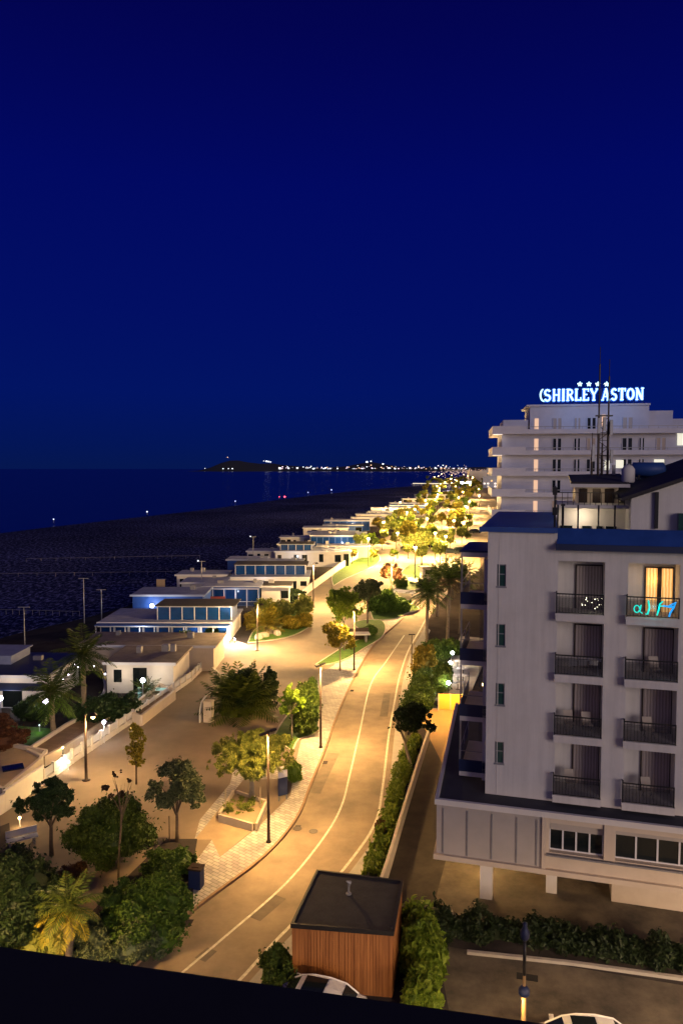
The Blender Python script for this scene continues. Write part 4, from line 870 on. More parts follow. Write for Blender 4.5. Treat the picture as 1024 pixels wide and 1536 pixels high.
# balcony things
def onb(ci, f, v=.4): return cols[ci][0]+(cols[ci][1]-cols[ci][0])*f, v
def deckchair(u, v, z, rz, label):
    x, y, _ = H.w(u, v); o = empty('folding_chair', (x,y,z), ANG+rz, label, 'chair'); q = MB(); q.box(-.22,.22,-.22,.22,.38,.42); q.build('seat', M['cream'], o)
    q = MB(); q.add([(-.22,.2,.42),(.22,.2,.42),(.22,.36,.9),(-.22,.36,.9),(-.22,.23,.42),(.22,.23,.42),(.22,.39,.9),(-.22,.39,.9)], [(0,1,2,3),(7,6,5,4),(0,3,7,4),(1,5,6,2),(2,6,7,3)]); q.build('backrest', M['cream'], o)
    for sx_ in (-1,1):
        for sy in (-1,1): q = MB(); q.bar((sx_*.2,sy*.2,0),(sx_*.2,-sy*.14,.4),.015); q.build('leg', M['grey_metal'], o)
for ci, zi, f, lb in [(0,0,.35,'chair on the lowest left balcony'),(0,1,.3,'chair on the left balcony second from the bottom'),(0,1,.7,'right chair on the left balcony second from the bottom'),(1,0,.5,'chair on the lowest right balcony'),(1,1,.5,'chair on the right balcony second from the bottom'),(1,2,.6,'chair on the right balcony below the lit room')]:
    deckchair(*onb(ci,f), FL[zi]+.02, .2, 'pale folding '+lb)
u_, v_ = onb(0,.62); x, y, _ = H.w(u_, v_)
o = empty('airer', (x,y,12.02), ANG, 'clothes airer hung with pale towels on the left balcony third from the bottom', 'clothes airer')
q = MB(); q.box(-.75,.75,-.22,.22,.62,.64)
for s in (-1,1): q.bar((s*.6,-.2,0),(s*.6,.2,.62),.012); q.bar((s*.6,.2,0),(s*.6,-.2,.62),.012)
q.build('frame', M['white_metal'], o)
for j, xx in enumerate((-.55,-.1,.38)):
    q = MB(); q.box(xx-.2,xx+.2,-.25,-.235,.32+.05*j,.66); q.box(xx-.2,xx+.2,-.25,.2,.645,.66); q.build('towel', M['e_towel'] if 'e_towel' in M else M['white2'], o)
# glitter lights on the top left balcony, neon sign strokes on the top right one
q = MB(); rg = random.Random(5); a, b_ = cols[0]
for i in range(16): q.ball((a+(b_-a)*rg.uniform(.52,.97), rg.uniform(-.3,.2), 15+rg.uniform(.3,.8)), rg.uniform(.008,.026), 6)
lx = q.build('fairy_lights', emis('fairy', (1,.95,.65), 9)); lx.location = hot.location; lx.rotation_euler = hot.rotation_euler; tag(lx, 'cluster of small warm sparkling lights on the top left balcony', 'string lights')
a, b_ = cols[1]; w_ = b_-a; z = 15.0
ng = empty('sign_reflection', (O[0],O[1],0), ANG, 'teal and blue glowing neon strokes on the balcony of the lit room', 'neon sign')  # reflection of a lit sign in glass, modelled as glowing strokes
def reflected(pts, m_, r=.028):
    q = MB(); q.tube([(a+w_*p[0], -.47, z+p[1]) for p in pts], [r]*len(pts), 6); q.build('reflected_stroke', M[m_], ng, True)
reflected([(.16+.055*math.cos(t_*.6), .42+.17*math.sin(t_*.6)) for t_ in range(11)], 'e_teal')
reflected([(.24,.62),(.22,.3),(.27,.22)], 'e_teal'); reflected([(.38,.85),(.40,.5),(.37,.2),(.33,.2)], 'e_teal', .04)
reflected([(.66,.84),(.60,.7),(.58,.4),(.55,.16)], 'e_teal', .036); reflected([(.58,.6),(.68,.62)], 'e_teal')
reflected([(.66,.62),(.76,.60),(.84,.72),(.90,.82),(.86,.55),(.80,.3),(.78,.12)], 'e_cyan', .04); reflected([(.76,.60),(.88,.58)], 'e_cyan', .05)
light('reflection_light', (a+w_*.5,-.6,z+.5), 10, (0,.7,.8), ng, .1)  # added teal glow for the reflected strokes
light('room_light', (a+w_*.6,.9,z+1.6), 12, WARM2, hot, .1)
# sea side balconies
for zi, z in enumerate(FL+[17.75]):
    VE = 6.2; q = MB(); q.box(-1.5,-.0,1.6,VE,z-.38,z-.12); bl = q.build('side_balcony' if zi < 4 else 'canopy', M['white'], hot)
    if zi == 4: q = MB(); q.box(-1.55,.0,1.55,VE,z-.118,z-.02); q.build('canopy_top', M['navy'], bl); continue
    q = MB(); q.box(-1.52,0,1.56,1.62,z-.118,z+.52); q.box(-1.52,-1.46,1.62,VE,z-.118,z+.52); q.build('parapet_panel', M['navy'], bl)
    q = MB(); q.box(-1.51,0,1.57,1.60,z+.98,z+1.02); q.box(-1.51,-1.48,1.6,VE,z+.98,z+1.02)
    for vv in (1.6,3.9,VE): q.box(-1.51,-1.46,vv-.03,vv+.03,z+.52,z+.98)
    q.build('handrail', M['grey_metal'], bl)
    for vv in (VE,): q = MB(); q.box(-.9,-.25,vv-.06,vv-.0,z-.118,z+1.9); q.build('divider_screen', M['smoke_glass'], bl)
q = MB(); q.box(-.30,0,1.56,1.9,5.5,17.3); q.build('pier', M['white'], hot)
q = MB()
for zz in range(4): q.box(-1.50,-1.42,1.63,1.71,FL[zz]+.52,FL[zz]+2.6)
q.build('corner_post', M['grey_metal'], hot)
# podium
PU0, PV = -2.3, -1.4; PZ0, PZ1 = 2.5, 5.5
q = MB(); q.prism([(PU0,PV),(UR,PV),(UR,14),(-3.1,14)], PZ1-.16, PZ1-.02); q.build('podium_roof', M['podium_roof'], hot)
q = MB(); q.prism([(PU0-.06,PV-.08),(UR,PV-.08),(UR,PV+.10),(PU0+.12,PV+.10),(-2.95,14),(-3.15,14)], PZ1-.2, PZ1+.08); q.build('podium_coping', M['white2'], hot)
uc = H.u(812,1260,PV)
q = MB(); q.prism([(PU0+.02,PV+.10),(uc,PV+.10),(uc,PV+.3),(PU0+.2,PV+.3),(-2.8,14),(-3.05,14)], PZ0+.25, PZ1-.2)
pan = q.build('podium_wall', M['panel'], hot)
q = MB()
for i in range(5): xx = PU0+.35+(uc-PU0-.35)*i/4.0-(.0 if i < 4 else .25); q.box(xx-.035,xx+.035,PV+.06,PV+.097,PZ0+.3,PZ1-.42)
q.build('panel_joint', M['grey_metal'], pan)
q = MB(); q.prism([(PU0-.1,PV-.1),(UR,PV-.1),(UR,14),(-3.2,14)], PZ0, PZ0+.25); q.build('podium_slab', M['cream'], hot)
q = MB(); wz0, wz1 = 3.55, 5.0; u1_, u2_, u3_ = H.u(905,1265,PV), H.u(922,1265,PV), UR
grid_wall(q, uc, UR, PZ0+.25, PZ1-.2, PV+.10, [(uc+.35,u1_,wz0,wz1),(u2_,UR-.3,wz0,wz1)], .5)
q.box(uc,uc+.2,PV-.02,PV+.098,PZ0+.25,PZ1-.2); q.box(u1_,u2_,PV-.0,PV+.098,wz0,PZ1-.2); q.build('podium_front', M['cream'], hot)
q = MB(); q.box(uc+.2,UR,PV-.10,PV+.098,wz0-.12,wz0-.04); q.build('sill', M['grey_metal'], hot)
def podwin(a, b_, k, blind):
    q = MB(); q.box(a,b_,PV+.40,PV+.45,wz0,wz0+.06); q.box(a,b_,PV+.40,PV+.45,wz1-.06,wz1)
    for j in range(k+1): xx = a+(b_-a)*j/k; q.box(xx-.04,xx+.04,PV+.38,PV+.46,wz0+.06,wz1-.06)
    wn = q.build('podium_window', M['white_metal'], hot)
    q = MB(); q.box(a,b_,PV+.47,PV+.49,wz0,wz1); q.build('pane', M['dark_glass'], wn)
    q = MB(); q.box(a+.02,b_-.02,PV+.34,PV+.37,wz1-blind,wz1-.02); q.build('blind', M['panel'], wn)
podwin(uc+.36,u1_-.01,4,.42); podwin(u2_+.01,UR-.31,8,.28)
# pilotis and dark undercroft
for k_, (px, py, wd, dp) in enumerate([(728,1349,.62,.6),(826,1340,.55,.5)]):
    uu, vv = 0, 0; gx, gy = G(px,py); p = Vector((gx,gy,0))-H.o; uu = p.dot(H.d); vv = p.dot(H.n)
    q = MB(); q.box(uu-wd/2,uu+wd/2,vv,vv+dp,0,PZ0); q.build('pillar', M['white2'], hot)
for uu, vv in ((.6,5.5),(4.4,5.5)): q = MB(); q.box(uu-.25,uu+.25,vv,vv+.5,0,PZ0); q.build('pillar', M['white2'], hot)
gx, gy = G(916,1352); p = Vector((gx,gy,0))-H.o; ur = p.dot(H.d); vr = p.dot(H.n)
q = MB(); q.box(ur,UR,vr,vr+6,0,PZ0-.01); q.build('ground_floor_wall', M['cream'], hot)
q = MB(); q.box(1.8,ur,8.6,8.8,0,PZ0-.01); q.box(-2.9,1.8,13.4,13.6,0,PZ0-.01); q.build('back_wall', M['panel'], hot)
q = MB(); q.box(2.3,3.6,8.52,8.58,0,2.2); q.build('service_door', M['dark_metal'], hot)
q = MB(); q.ball((-.9,3.2,PZ0-.1), .12); cl = q.build('ceiling_lamp', M['e_warm'], hot, True); light('undercroft_light', (-.4,2.8,PZ0-.4), 340, WARM, hot, .1)
q = MB(); q.ball((6.5,2.6,PZ0-.1), .05); q.build('ceiling_lamp', M['grey_metal'], hot, True)
# penthouse on the roof
pv_ = 3.2
def PB(q, px0, px1, py0, py1, v0, v1, mi=0):
    u0, z1_ = H.hit(px0, py0, v0); u1, z0_ = H.hit(px1, py1, v0); q.box(u0,u1,v0,v1,z0_,z1_,mi); return u0, u1, z0_, z1_
q = MB(); PB(q,836,946,762,800,pv_+1.6,8.0); q.build('penthouse_wall', M['white2'], hot)
q = MB(); a_ = PB(q,834,944,757,763,pv_,8.0); q.build('penthouse_balcony', M['white2'], hot)
q = MB()
for f in (.02,.3,.58,.8): xx = a_[0]+(a_[1]-a_[0])*f; q.box(xx-.04,xx+.04,pv_-.02,pv_+.06,17.1,a_[3])
q.box(a_[0],a_[1],pv_-.01,pv_+.03,a_[3]+.62,a_[3]+.66)
for j in range(14): xx = a_[0]+(a_[1]-a_[0])*j/13; q.box(xx-.015,xx+.015,pv_,pv_+.03,a_[3],a_[3]+.62)
q.build('penthouse_railing', M['dark_metal'], hot)
for px0, px1, lit in ((840,858,0),(872,886,1),(894,903,0),(908,924,0)):
    q = MB(); u0, _ = H.hit(px0,780,pv_+1.58); u1, _ = H.hit(px1,780,pv_+1.58); q.box(u0,u1,pv_+1.52,pv_+1.59,17.6,18.9); q.build('penthouse_window', M['e_windowc'] if False else M['dark_glass'], hot)
q = MB(); q.box(a_[0]+.3,a_[0]+4,pv_-.7,pv_-.6,17.1,17.9); q.build('terrace_screen', M['cream'], hot)
light('terrace_light', ((a_[0]+a_[1])/2-.5,pv_+.8,a_[2]-.5), 45, NEUT, hot, .1)
q = MB(); b4 = PB(q,862,926,726,757,pv_+2.6,9.5); q.build('upper_room', M['cream'], hot)
for px0, px1 in ((868,880),(888,900),(906,920)):
    q = MB(); u0, _ = H.hit(px0,745,pv_+2.55); u1, _ = H.hit(px1,745,pv_+2.55); q.box(u0,u1,pv_+2.52,pv_+2.59,b4[2]+.1,b4[3]-.25); q.build('upper_window', M['brown_metal'], hot)
light('upper_light', ((b4[0]+b4[1])/2,pv_+1.6,b4[3]-.3), 10, NEUT, hot, .1)
u0, z0 = H.hit(862,723,pv_+1.0); u1, z1 = H.hit(944,727,pv_+1.0)
q = MB(); q.add([(u0-.2,pv_+1.0,z0-.16),(u1,pv_+1.0,z0-.26),(u1,10,z0+.3),(u0-.2,10,z0+.25),(u0-.2,pv_+1.0,z0),(u1,pv_+1.0,z0-.06),(u1,10,z0+.42),(u0-.2,10,z0+.35)], [(4,5,6,7),(0,1,5,4),(1,2,6,5),(3,0,4,7),(2,3,7,6),(0,3,2,1)]); q.build('upper_roof', M['roof_dark'], hot)
q = MB(); q.box(u0-.25,u1,pv_+.9,pv_+.99,z0-.28,z0-.10); q.build('roof_fascia', M['white2'], hot)
# gabled block to the right
ua, za = H.hit(946,748,2.2); ub, zb = H.hit(1024,722,2.2); ub2 = UR; zb2 = zb+(zb-za)/(ub-ua)*(UR-ub)
q = MB(); q.add([(ua,2.2,17.1),(ub2,2.2,17.1),(ub2,2.2,zb2),(ua,2.2,za),(ua,10,17.1),(ub2,10,17.1),(ub2,10,zb2),(ua,10,za)], [(0,1,2,3),(1,5,6,2),(4,0,3,7),(5,4,7,6),(3,2,6,7)]); q.build('gable_wall', M['white'], hot)
q = MB(); q.add([(ua-.5,1.8,za-.12),(ub2,1.8,zb2+.05),(ub2,11,zb2+.05),(ua-.5,11,za-.12),(ua-.5,1.8,za+.05),(ub2,1.8,zb2+.22),(ub2,11,zb2+.7),(ua-.5,11,za+.5)], [(4,5,6,7),(0,1,5,4),(1,2,6,5),(3,0,4,7),(2,3,7,6),(0,3,2,1)]); q.build('gable_roof', M['roof_dark'], hot)
q = MB(); PB(q,982,986,738,793,2.0,2.15); q.build('downpipe', M['dark_metal'], hot)
q = MB(); PB(q,1017,1024,770,800,1.7,2.1); q.build('vent_box', M['green_glass'], hot)
# roof things
def roof_thing(px, py, v):
    u, z = H.hit(px, py, v); return H.w(u, v, z)
x, y, z = roof_thing(941,724,5.2)
o = empty('water_tank', (x,y,z), ANG, 'white rounded water tank on the dark roof right of the antenna mast', 'tank'); q = MB(); q.lathe((0,0,-.0), [(.30,0),(.34,.08),(.34,.72),(.22,.9),(.08,.95)], 14); q.build('shell', M['white2'], o, True); q = MB(); q.lathe((0,0,.95), [(.1,0),(.1,.06)], 10); q.build('cap', M['grey_metal'], o)
x, y, z = roof_thing(971,706,7.5)
o = empty('roof_tank', (x,y,z-.5), ANG, 'low blue tank lying on the dark roof against the far hotel', 'tank'); q = MB(); q.tube([(-.9,0,.55),(-.8,0,.55),(.8,0,.55),(.9,0,.55)], [.2,.42,.42,.2], 14); q.build('shell', M['blue_paint'], o, True)
for s in (-1,1): q = MB(); q.box(s*.5-.06,s*.5+.06,-.3,.3,0,.3); q.build('leg', M['dark_metal'], o)
# antenna masts
x, y, z = roof_thing(903,705,9)
o = empty('antenna_mast', (x,y,z-.8), 0, 'dark steel lattice antenna mast rising in front of the lit rooftop sign', 'antenna mast')
hm = 6.6
for k_, (dx, hh) in enumerate(((-.28,8.0),(.32,7.3),(.02,3.4),(-.55,3.0))):
    q = MB(); q.bar((dx,0.1*k_,0),(dx,0.1*k_,hh*.5),.075,0,6); q.bar((dx,.1*k_,hh*.5),(dx,.1*k_,hh-1),.05,0,6); q.bar((dx,.1*k_,hh-1),(dx,.1*k_,hh),.02,0,5); q.build('mast_pole', M['brown_metal'], o)
q = MB()
for i in range(8): zz = .3+i*.45; s = 1 if i%2 else -1; q.bar((-.28*s,0,zz),(.32*s,.1,zz+.45),.02,0,4); q.bar((-.28,0,zz),(.32,.1,zz),.018,0,4)
q.build('bracing', M['brown_metal'], o)
for (dx,zz,hh) in ((-.32,3.4,.9),(.4,3.3,.9),(0,3.5,.8),(.45,1.6,.8),(-.62,1.8,1.0),(.6,.6,1.0)):
    q = MB(); q.box(dx-.08,dx+.08,-.22,-.1,zz-hh/2,zz+hh/2); q.build('panel_antenna', M['grey_metal'], o)
q = MB(); q.box(-.45,.5,-.12,.12,3.95,4.03); q.build('platform', M['dark_metal'], o)
x, y, z = roof_thing(831,795,.9)
o = empty('antenna_post', (x,y,z), ANG, 'dark pole with box aerials standing at the left end of the roof terrace', 'aerial'); q = MB(); q.bar((0,0,0),(0,0,2.2),.05); q.build('pole', M['dark_metal'], o)
for zz in (.75,1.75): q = MB(); q.box(-.12,.10,-.08,.08,zz,zz+.38); q.build('aerial_box', M['dark_metal'], o)
x, y, z = roof_thing(843,795,.9)
o = empty('antenna_post', (x,y,z), ANG, 'shorter dark post beside the pole with box aerials on the roof', 'aerial'); q = MB(); q.bar((0,0,0),(0,0,1.25),.06); q.box(-.1,.1,-.1,.1,1.2,1.3); q.build('pole', M['dark_metal'], o)

# ------------------------------------------------------------------ big hotel with sign
r0 = ray(737,703); Y0 = 105.0; B = Frame((r0.x/r0.y*Y0, Y0), R(-9))
big = empty('large_hotel', (B.o.x,B.o.y,0), B.a, 'large terraced white hotel behind the near one carrying the lit rooftop sign', 'hotel')
UB = 42
def bu(px, py=700, v=0): return B.hit(px, py, v)[0]
u_wall = bu(752,680,1.6)
q = MB(); q.box(u_wall,UB,1.6,14,0,26.9); q.build('wall', M['white_blue_lit'], big)
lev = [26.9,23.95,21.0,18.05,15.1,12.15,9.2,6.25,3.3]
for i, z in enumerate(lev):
    q = MB(); q.box(0 if i < 2 else .0,UB,0,1.58,z-.02,z+.18); q.box(0,.12,1.6,14,z-.02,z+.18); q.box(0,u_wall-.01,1.6,14,z-.02,z+.18); bl = q.build('balcony_slab', M['white_blue_lit'], big)
    q = MB(); ux = bu(788); q.box(.05,ux,0,.12,z+.18,z+1.1); q.box(ux,UB,.0,.12,z+.18,z+.62); q.box(.05,.17,.12,14,z+.18,z+1.1); q.build('parapet', M['white_blue_lit'], bl)
    q = MB(); q.box(ux+.02,UB,.03,.07,z+.92,z+1.0)
    for j in range(26): q.box(ux+j*1.25,ux+j*1.25+.05,.03,.07,z+.62,z+.92)
    q.build('handrail', M['grey_metal'], bl)
    if i < 2: q = MB(); q.box(.2,u_wall-.05,.15,1.0,z-.07,z-.03); q.build('soffit_light', M['e_soffit'], bl); light('soffit_glow', (u_wall*.6,.8,z-.5), 6, (1,.85,.75), big, .2)
cw = [(800,806,1),(828,840,0),(860,868,0),(879,891,0),(932,946,0),(957,964,0),(983,996,0)]
pw_ = bu(794,640,3.0); pe_ = bu(972,640,3.0)
for i, z in enumerate([26.9+0]+lev[1:]):
    for (p0, p1, lit) in cw:
        vv = 1.6 if i else 3.0
        if p1 > 950 and i == 0: continue
        a = bu(p0,700,vv); b_ = bu(p1,700,vv)
        q = MB(); q.box(a,b_,vv-.06,vv-.01,z+.2,z+2.3)
        m_ = 'e_window2' if lit else 'dark_glass'
        if i == 0 and p0 in (800,): m_ = 'e_window2'
        if i == 0 and p0 == 934: m_ = 'dark_glass'
        if not lit and (i*5+p0)%4 == 0: m_ = 'curtain'
        wn = q.build('window', M[m_], big)
        if not lit: q = MB(); q.box(a-.08,a,vv-.09,vv-.005,z+.2,z+2.36); q.box(b_,b_+.08,vv-.09,vv-.005,z+.2,z+2.36); q.box((a+b_)/2-.12,(a+b_)/2+.12,vv-.09,vv-.065,z+.2,z+2.3); q.build('window_frame', M['white_blue_lit'], wn)
    if i in (0,): continue
# brightly lit windows at the right
for (p0,p1,pt,pb_) in ((906,913,691,705),(923,934,690,702),(980,995,689,701),(1007,1024,695,712),(902,907,622,640),(1015,1024,650,668)):
    vv = 1.5 if pt > 640 else 2.9; a, zt_ = B.hit(p0,pt,vv); b_, zb_ = B.hit(p1,pb_,vv); q = MB(); q.box(a,b_,vv-.05,vv+.02,zb_,zt_); tag(q.build('lit_window', M['e_windowc'] if pt > 640 else M['e_window2'], big), 'brightly lit window')
q = MB(); q.box(pw_,pe_,3.0,12,26.9,31.1); q.box(pw_-.5,pe_+.1,2.6,12.2,30.9,31.15); q.build('top_storey', M['white_blue_lit'], big)
q = MB(); q.box(pe_,bu(1008,630,4),4.0,12,26.9,30.2); q.box(bu(1008,630,4),UB,5.0,12,26.9,29.1); q.build('stepped_roof_block', M['white_blue_lit'], big)
q = MB(); q.box(u_wall+.2,pw_-.3,2.5,12,27.0,29.0); q.build('left_roof_block', M['white_blue_lit'], big)
# rooftop sign
sv = 3.4; su0, sz1 = B.hit(814,584,sv); su1, sz0 = B.hit(965,600,sv)
sg = empty('rooftop_sign', (*B.w(su0,sv)[:2],sz0), B.a, 'glowing blue-white rooftop sign reading SHIRLEY ASTON', 'sign')
Lh = sz1-sz0; Wt = su1-su0
def bars(q, segs, x0, wd, th=.24):
    for (ax,az,bx,bz,*k) in segs:
        a = Vector((x0+ax*wd, az*Lh)); b_ = Vector((x0+bx*wd, bz*Lh)); t_ = (b_-a).normalized(); tt = (k[0] if k else th); nn = Vector((-t_.y,t_.x))*tt/2
        P_ = [a+nn,b_+nn,b_-nn,a-nn]; q.add([(p.x,-.12,p.y) for p in P_]+[(p.x,.1,p.y) for p in P_], [(3,2,1,0),(4,5,6,7),(0,1,5,4),(1,2,6,5),(2,3,7,6),(3,0,4,7)])
tn = .12
def arc(cx,cz,rx,rz,a0,a1,n=9): return [(cx+rx*math.cos(R(a0+(a1-a0)*i/n)), cz+rz*math.sin(R(a0+(a1-a0)*i/n))) for i in range(n+1)]
def pl(P_, th=None): return [(P_[i][0],P_[i][1],P_[i+1][0],P_[i+1][1],*( [th] if th else [])) for i in range(len(P_)-1)]
Sg = pl(arc(.48,.72,.30,.22,20,250,8)+arc(.48,.28,.32,.24,70,-160,8), .24)
LET = {'S': Sg, 'H': [(.2,0,.2,1),(.8,0,.8,1),(.2,.52,.8,.52,.16),(.05,.04,.35,.04,tn),(.65,.04,.95,.04,tn),(.05,.96,.35,.96,tn),(.65,.96,.95,.96,tn)],
 'I': [(.5,0,.5,1,.28),(.2,.04,.8,.04,tn),(.2,.96,.8,.96,tn)], 'R': [(.22,0,.22,1),(.05,.04,.4,.04,tn),(.05,.96,.5,.96,tn),(.5,.5,.9,.03)]+pl([(.22,.93)]+arc(.5,.73,.28,.21,90,-90,7)+[(.22,.5)], .2),
 'L': [(.25,0,.25,1),(.05,.96,.5,.96,tn),(.05,.07,.92,.07,.15),(.88,.0,.88,.3,tn)], 'E': [(.25,0,.25,1),(.05,.06,.9,.06,.15),(.05,.94,.88,.94,.15),(.25,.52,.7,.52,.15),(.87,.0,.87,.28,tn),(.85,.75,.85,1,tn)],
 'Y': [(.1,.96,.5,.48),(.92,.96,.5,.48,.16),(.5,0,.5,.5),(.3,.04,.7,.04,tn),(0,.96,.32,.96,tn),(.7,.96,1,.96,tn)], 'A': [(.5,1,.16,.02,.16),(.5,1,.82,.02,.26),(.26,.33,.72,.33,.14),(.0,.04,.3,.04,tn),(.62,.04,1,.04,tn)],
 'T': [(.5,0,.5,1,.28),(.05,.93,.95,.93,.15),(.08,.72,.08,1,tn),(.92,.72,.92,1,tn),(.28,.04,.72,.04,tn)], 'O': pl(arc(.5,.5,.36,.42,0,360,14), .24),
 'N': [(.18,0,.18,1,.16),(.82,0,.82,1,.16),(.18,.95,.8,.05,.26),(.0,.96,.28,.96,tn),(.66,.96,1,.96,tn),(.05,.04,.34,.04,tn)]}
word = [('S',1.12),('H',1.1),('I',.62),('R',1.05),('L',.95),('E',.95),('Y',1.05),(' ',.36),('A',1.15),('S',.9),('T',1.0),('O',1.1),('N',1.1)]
tw = sum(a for _, a in word); xx = 0
for i, (ch, wd) in enumerate(word):
    wd = wd*Wt/tw
    if ch != ' ':
        q = MB(); bars(q, LET[ch], xx+wd*.03, wd*.94); lt = q.build('letter', M['e_sign'], sg)
        q = MB(); bars(q, [(*k_[:4], (k_[4] if len(k_) > 4 else .24)+.30) for k_ in LET[ch]], xx+wd*.03, wd*.94); q.v = [(a_, b_*.15+.17, c_) for a_, b_, c_ in q.v]; q.build('halo', M['e_halo'], lt)  # wider glowing copy behind the letter imitates its halo of light
    xx += wd
# logo swirl around the first letter
q = MB(); q.tube([(.18+.55*math.cos(R(a_)),-.02,.9+.9*math.sin(R(a_))) for a_ in range(110,275,16)], [.07,.1,.12,.13,.13,.12,.12,.12,.11,.1,.08], 6); q.build('logo_swirl', M['e_sign'], sg)
for px in (868,881.5,895,908):   # four stars
    u_, z_ = B.hit(px+1,576.2,sv); q = MB(); P_ = []
    for k in range(10):
        rr = .38 if k%2 == 0 else .22; P_.append((u_-su0+rr*math.sin(math.pi*k/5), z_-sz0+rr*math.cos(math.pi*k/5)))
    q.add([(p[0],-.1,p[1]) for p in P_]+[(p[0],.1,p[1]) for p in P_]+[(u_-su0,-.1,z_-sz0),(u_-su0,.1,z_-sz0)], [(k,(k+1)%10,20) for k in range(10)]+[(10+(k+1)%10,10+k,21) for k in range(10)]+[((k+1)%10,k,10+k,10+(k+1)%10) for k in range(10)]); q.build('star', M['e_sign'], sg)
q = MB()
for i in range(13): uu = Wt*i/12; q.bar((uu,.2,-1.4+ (31.2-sz0+1.4)*0),(uu,.2,Lh),.035,0,4)
for zz in (-.05,Lh*.5,Lh): q.bar((0,.2,zz),(Wt,.2,zz),.03,0,4)
for i in range(12): q.bar((Wt*i/12,.2,-1.2),(Wt*(i+1)/12,.2,0),.02,0,4)
q.build('frame', M['navy'], sg)
for (p0,p1,py) in ((823,852,611.5),(858,888,611),(894,916,610),(950,964,614)):
    a, z_ = B.hit(p0,py,sv); b_, _ = B.hit(p1,py,sv); q = MB(); q.bar((a-su0,-.3,z_-sz0),(b_-su0,-.3,z_-sz0),.10,0,6); q.build('floodlight_tube', M['e_sign' if p0 < 940 else 'e_signblue'], sg)
light('sign_glow', (Wt*.3,-4,-1.5), 110, (.2,.5,1), sg, .5); light('sign_glow', (Wt*.75,-4,-1.5), 110, (.2,.5,1), sg, .5)
# warm spill on the big hotel base is from street lamps below

# ------------------------------------------------------------------ beach clubs
def club(label, x0, x1, y0, dep, h, wall='white2', roof='roof_grey', rz=0, bays=6, glass=None, clerestory=None, veranda=0, roofover=.3, posts='white_metal', glow=None, name='beach_club', slope=0):
    o = empty(name, (x0,y0,0), rz, label, 'beach club'); Wd = x1-x0
    q = MB(); q.box(0,Wd,0,dep,0,h); wl = q.build('wall', M[wall], o)
    q = MB(); ov = roofover; q.add([(-ov,-ov,h+.002),(Wd+ov,-ov,h+.002),(Wd+ov,dep+ov,h+.002+slope),(-ov,dep+ov,h+.002+slope),(-ov,-ov,h+.2),(Wd+ov,-ov,h+.2),(Wd+ov,dep+ov,h+.2+slope),(-ov,dep+ov,h+.2+slope)], [(0,3,2,1),(4,5,6,7),(0,1,5,4),(1,2,6,5),(2,3,7,6),(3,0,4,7)]); rf = q.build('roof', M[roof], o)
    q = MB(); q.box(-ov-.03,Wd+ov+.03,-ov-.05,-ov-.002,h-.02,h+.26); q.build('fascia', M[posts], rf)
    if veranda:
        q = MB()
        for i in range(bays+1): xx = Wd*i/bays; q.box(xx-.06,xx+.06,-veranda,-veranda+.12,0,h-.1)
        q.box(-.1,Wd+.1,-veranda-.03,-veranda+.15,h-.1,h+.05); q.box(0,Wd,-veranda,-veranda+.06,.9,.97); q.build('veranda_frame', M[posts], o)
        q = MB(); q.box(-.15,Wd+.15,-veranda-.1,-.32,h+.06,h+.13); q.build('veranda_roof', M['blue_paint'], o)
        q = MB(); q.box(0.07,Wd-.07,-veranda+.03,-veranda+.05,.05,.88); q.build('veranda_panel', M['smoke_glass'], o)
    if glass:
        rr_ = random.Random(int(y0*7+x0))
        for i in range(bays):
            if glass == 'w' and rr_.random() < .4: continue
            w0_ = rr_.uniform(.08,.35) if glass == 'w' else .08; a = Wd*(i+w0_)/bays; b_ = Wd*(i+(1-w0_ if glass == 'w' else .92))/bays; q = MB(); q.box(a,b_,-.05,-.003,.15 if glass != 'w' else rr_.choice([.1,1.1]),h-.35-(.3*rr_.random() if glass == 'w' else 0)); q.build('glazing', M['blue_glass' if glass == 'b' else 'dark_glass'], o)
    if clerestory:
        c0, c1, cy, ch = clerestory
        q = MB(); q.box(c0,c1,cy,cy+dep*.5,h+.2+.01,h+ch); q.build('upper_wall', M['blue_paint'], o)
        q = MB(); n = max(4, int((c1-c0)/1.6))
        for i in range(n+1): xx = c0+(c1-c0)*i/n; q.box(xx-.05,xx+.05,cy-.12,cy-.02,h+.21,h+ch)
        q.box(c0-.1,c1+.1,cy-.15,cy-.01,h+ch-.002,h+ch+.10); fr = q.build('upper_frame', M[posts], o)
        for i in range(n): q = MB(); q.box(c0+(c1-c0)*i/n+.06,c0+(c1-c0)*(i+1)/n-.06,cy-.06,cy-.02,h+.25,h+ch-.03); q.build('upper_glazing', M['blue_glass'], o)
        q = MB(); q.box(c0-.3,c1+.5,cy-.3,cy+dep*.5+.3,h+ch+.10,h+ch+.22); q.build('upper_roof', M['roof_dark'], o)
    rr_ = random.Random(int(y0*3)); 
    for i in range(rr_.randint(1,3)):
        q = MB(); ux_ = rr_.uniform(.1,.85)*Wd; vy_ = dep*rr_.uniform(.5,.85); sx_ = rr_.uniform(.4,.9); q.box(ux_,ux_+sx_,vy_,vy_+.6,h+.2+slope,h+.2+slope+rr_.uniform(.4,.8)); q.build('roof_unit', M['grey_metal'], o)
    if glow:
        for gx_ in glow: light('wall_glow', (gx_,-1.5,h*.7), 75, NEUT, o, .15)
    return o
def gx(px, py, z=0): return G(px, py, z)[0]
club('long low white building with navy roof edge at the left behind the garden palm', -47, -27.2, 67.5, 8, 2.9, 'white2', 'navy', R(-2), 7, None, posts='white_metal', glow=[9,17])
bl_ = [o_ for o_ in COL.objects if o_.get('label','').startswith('long low white building with navy')][0]
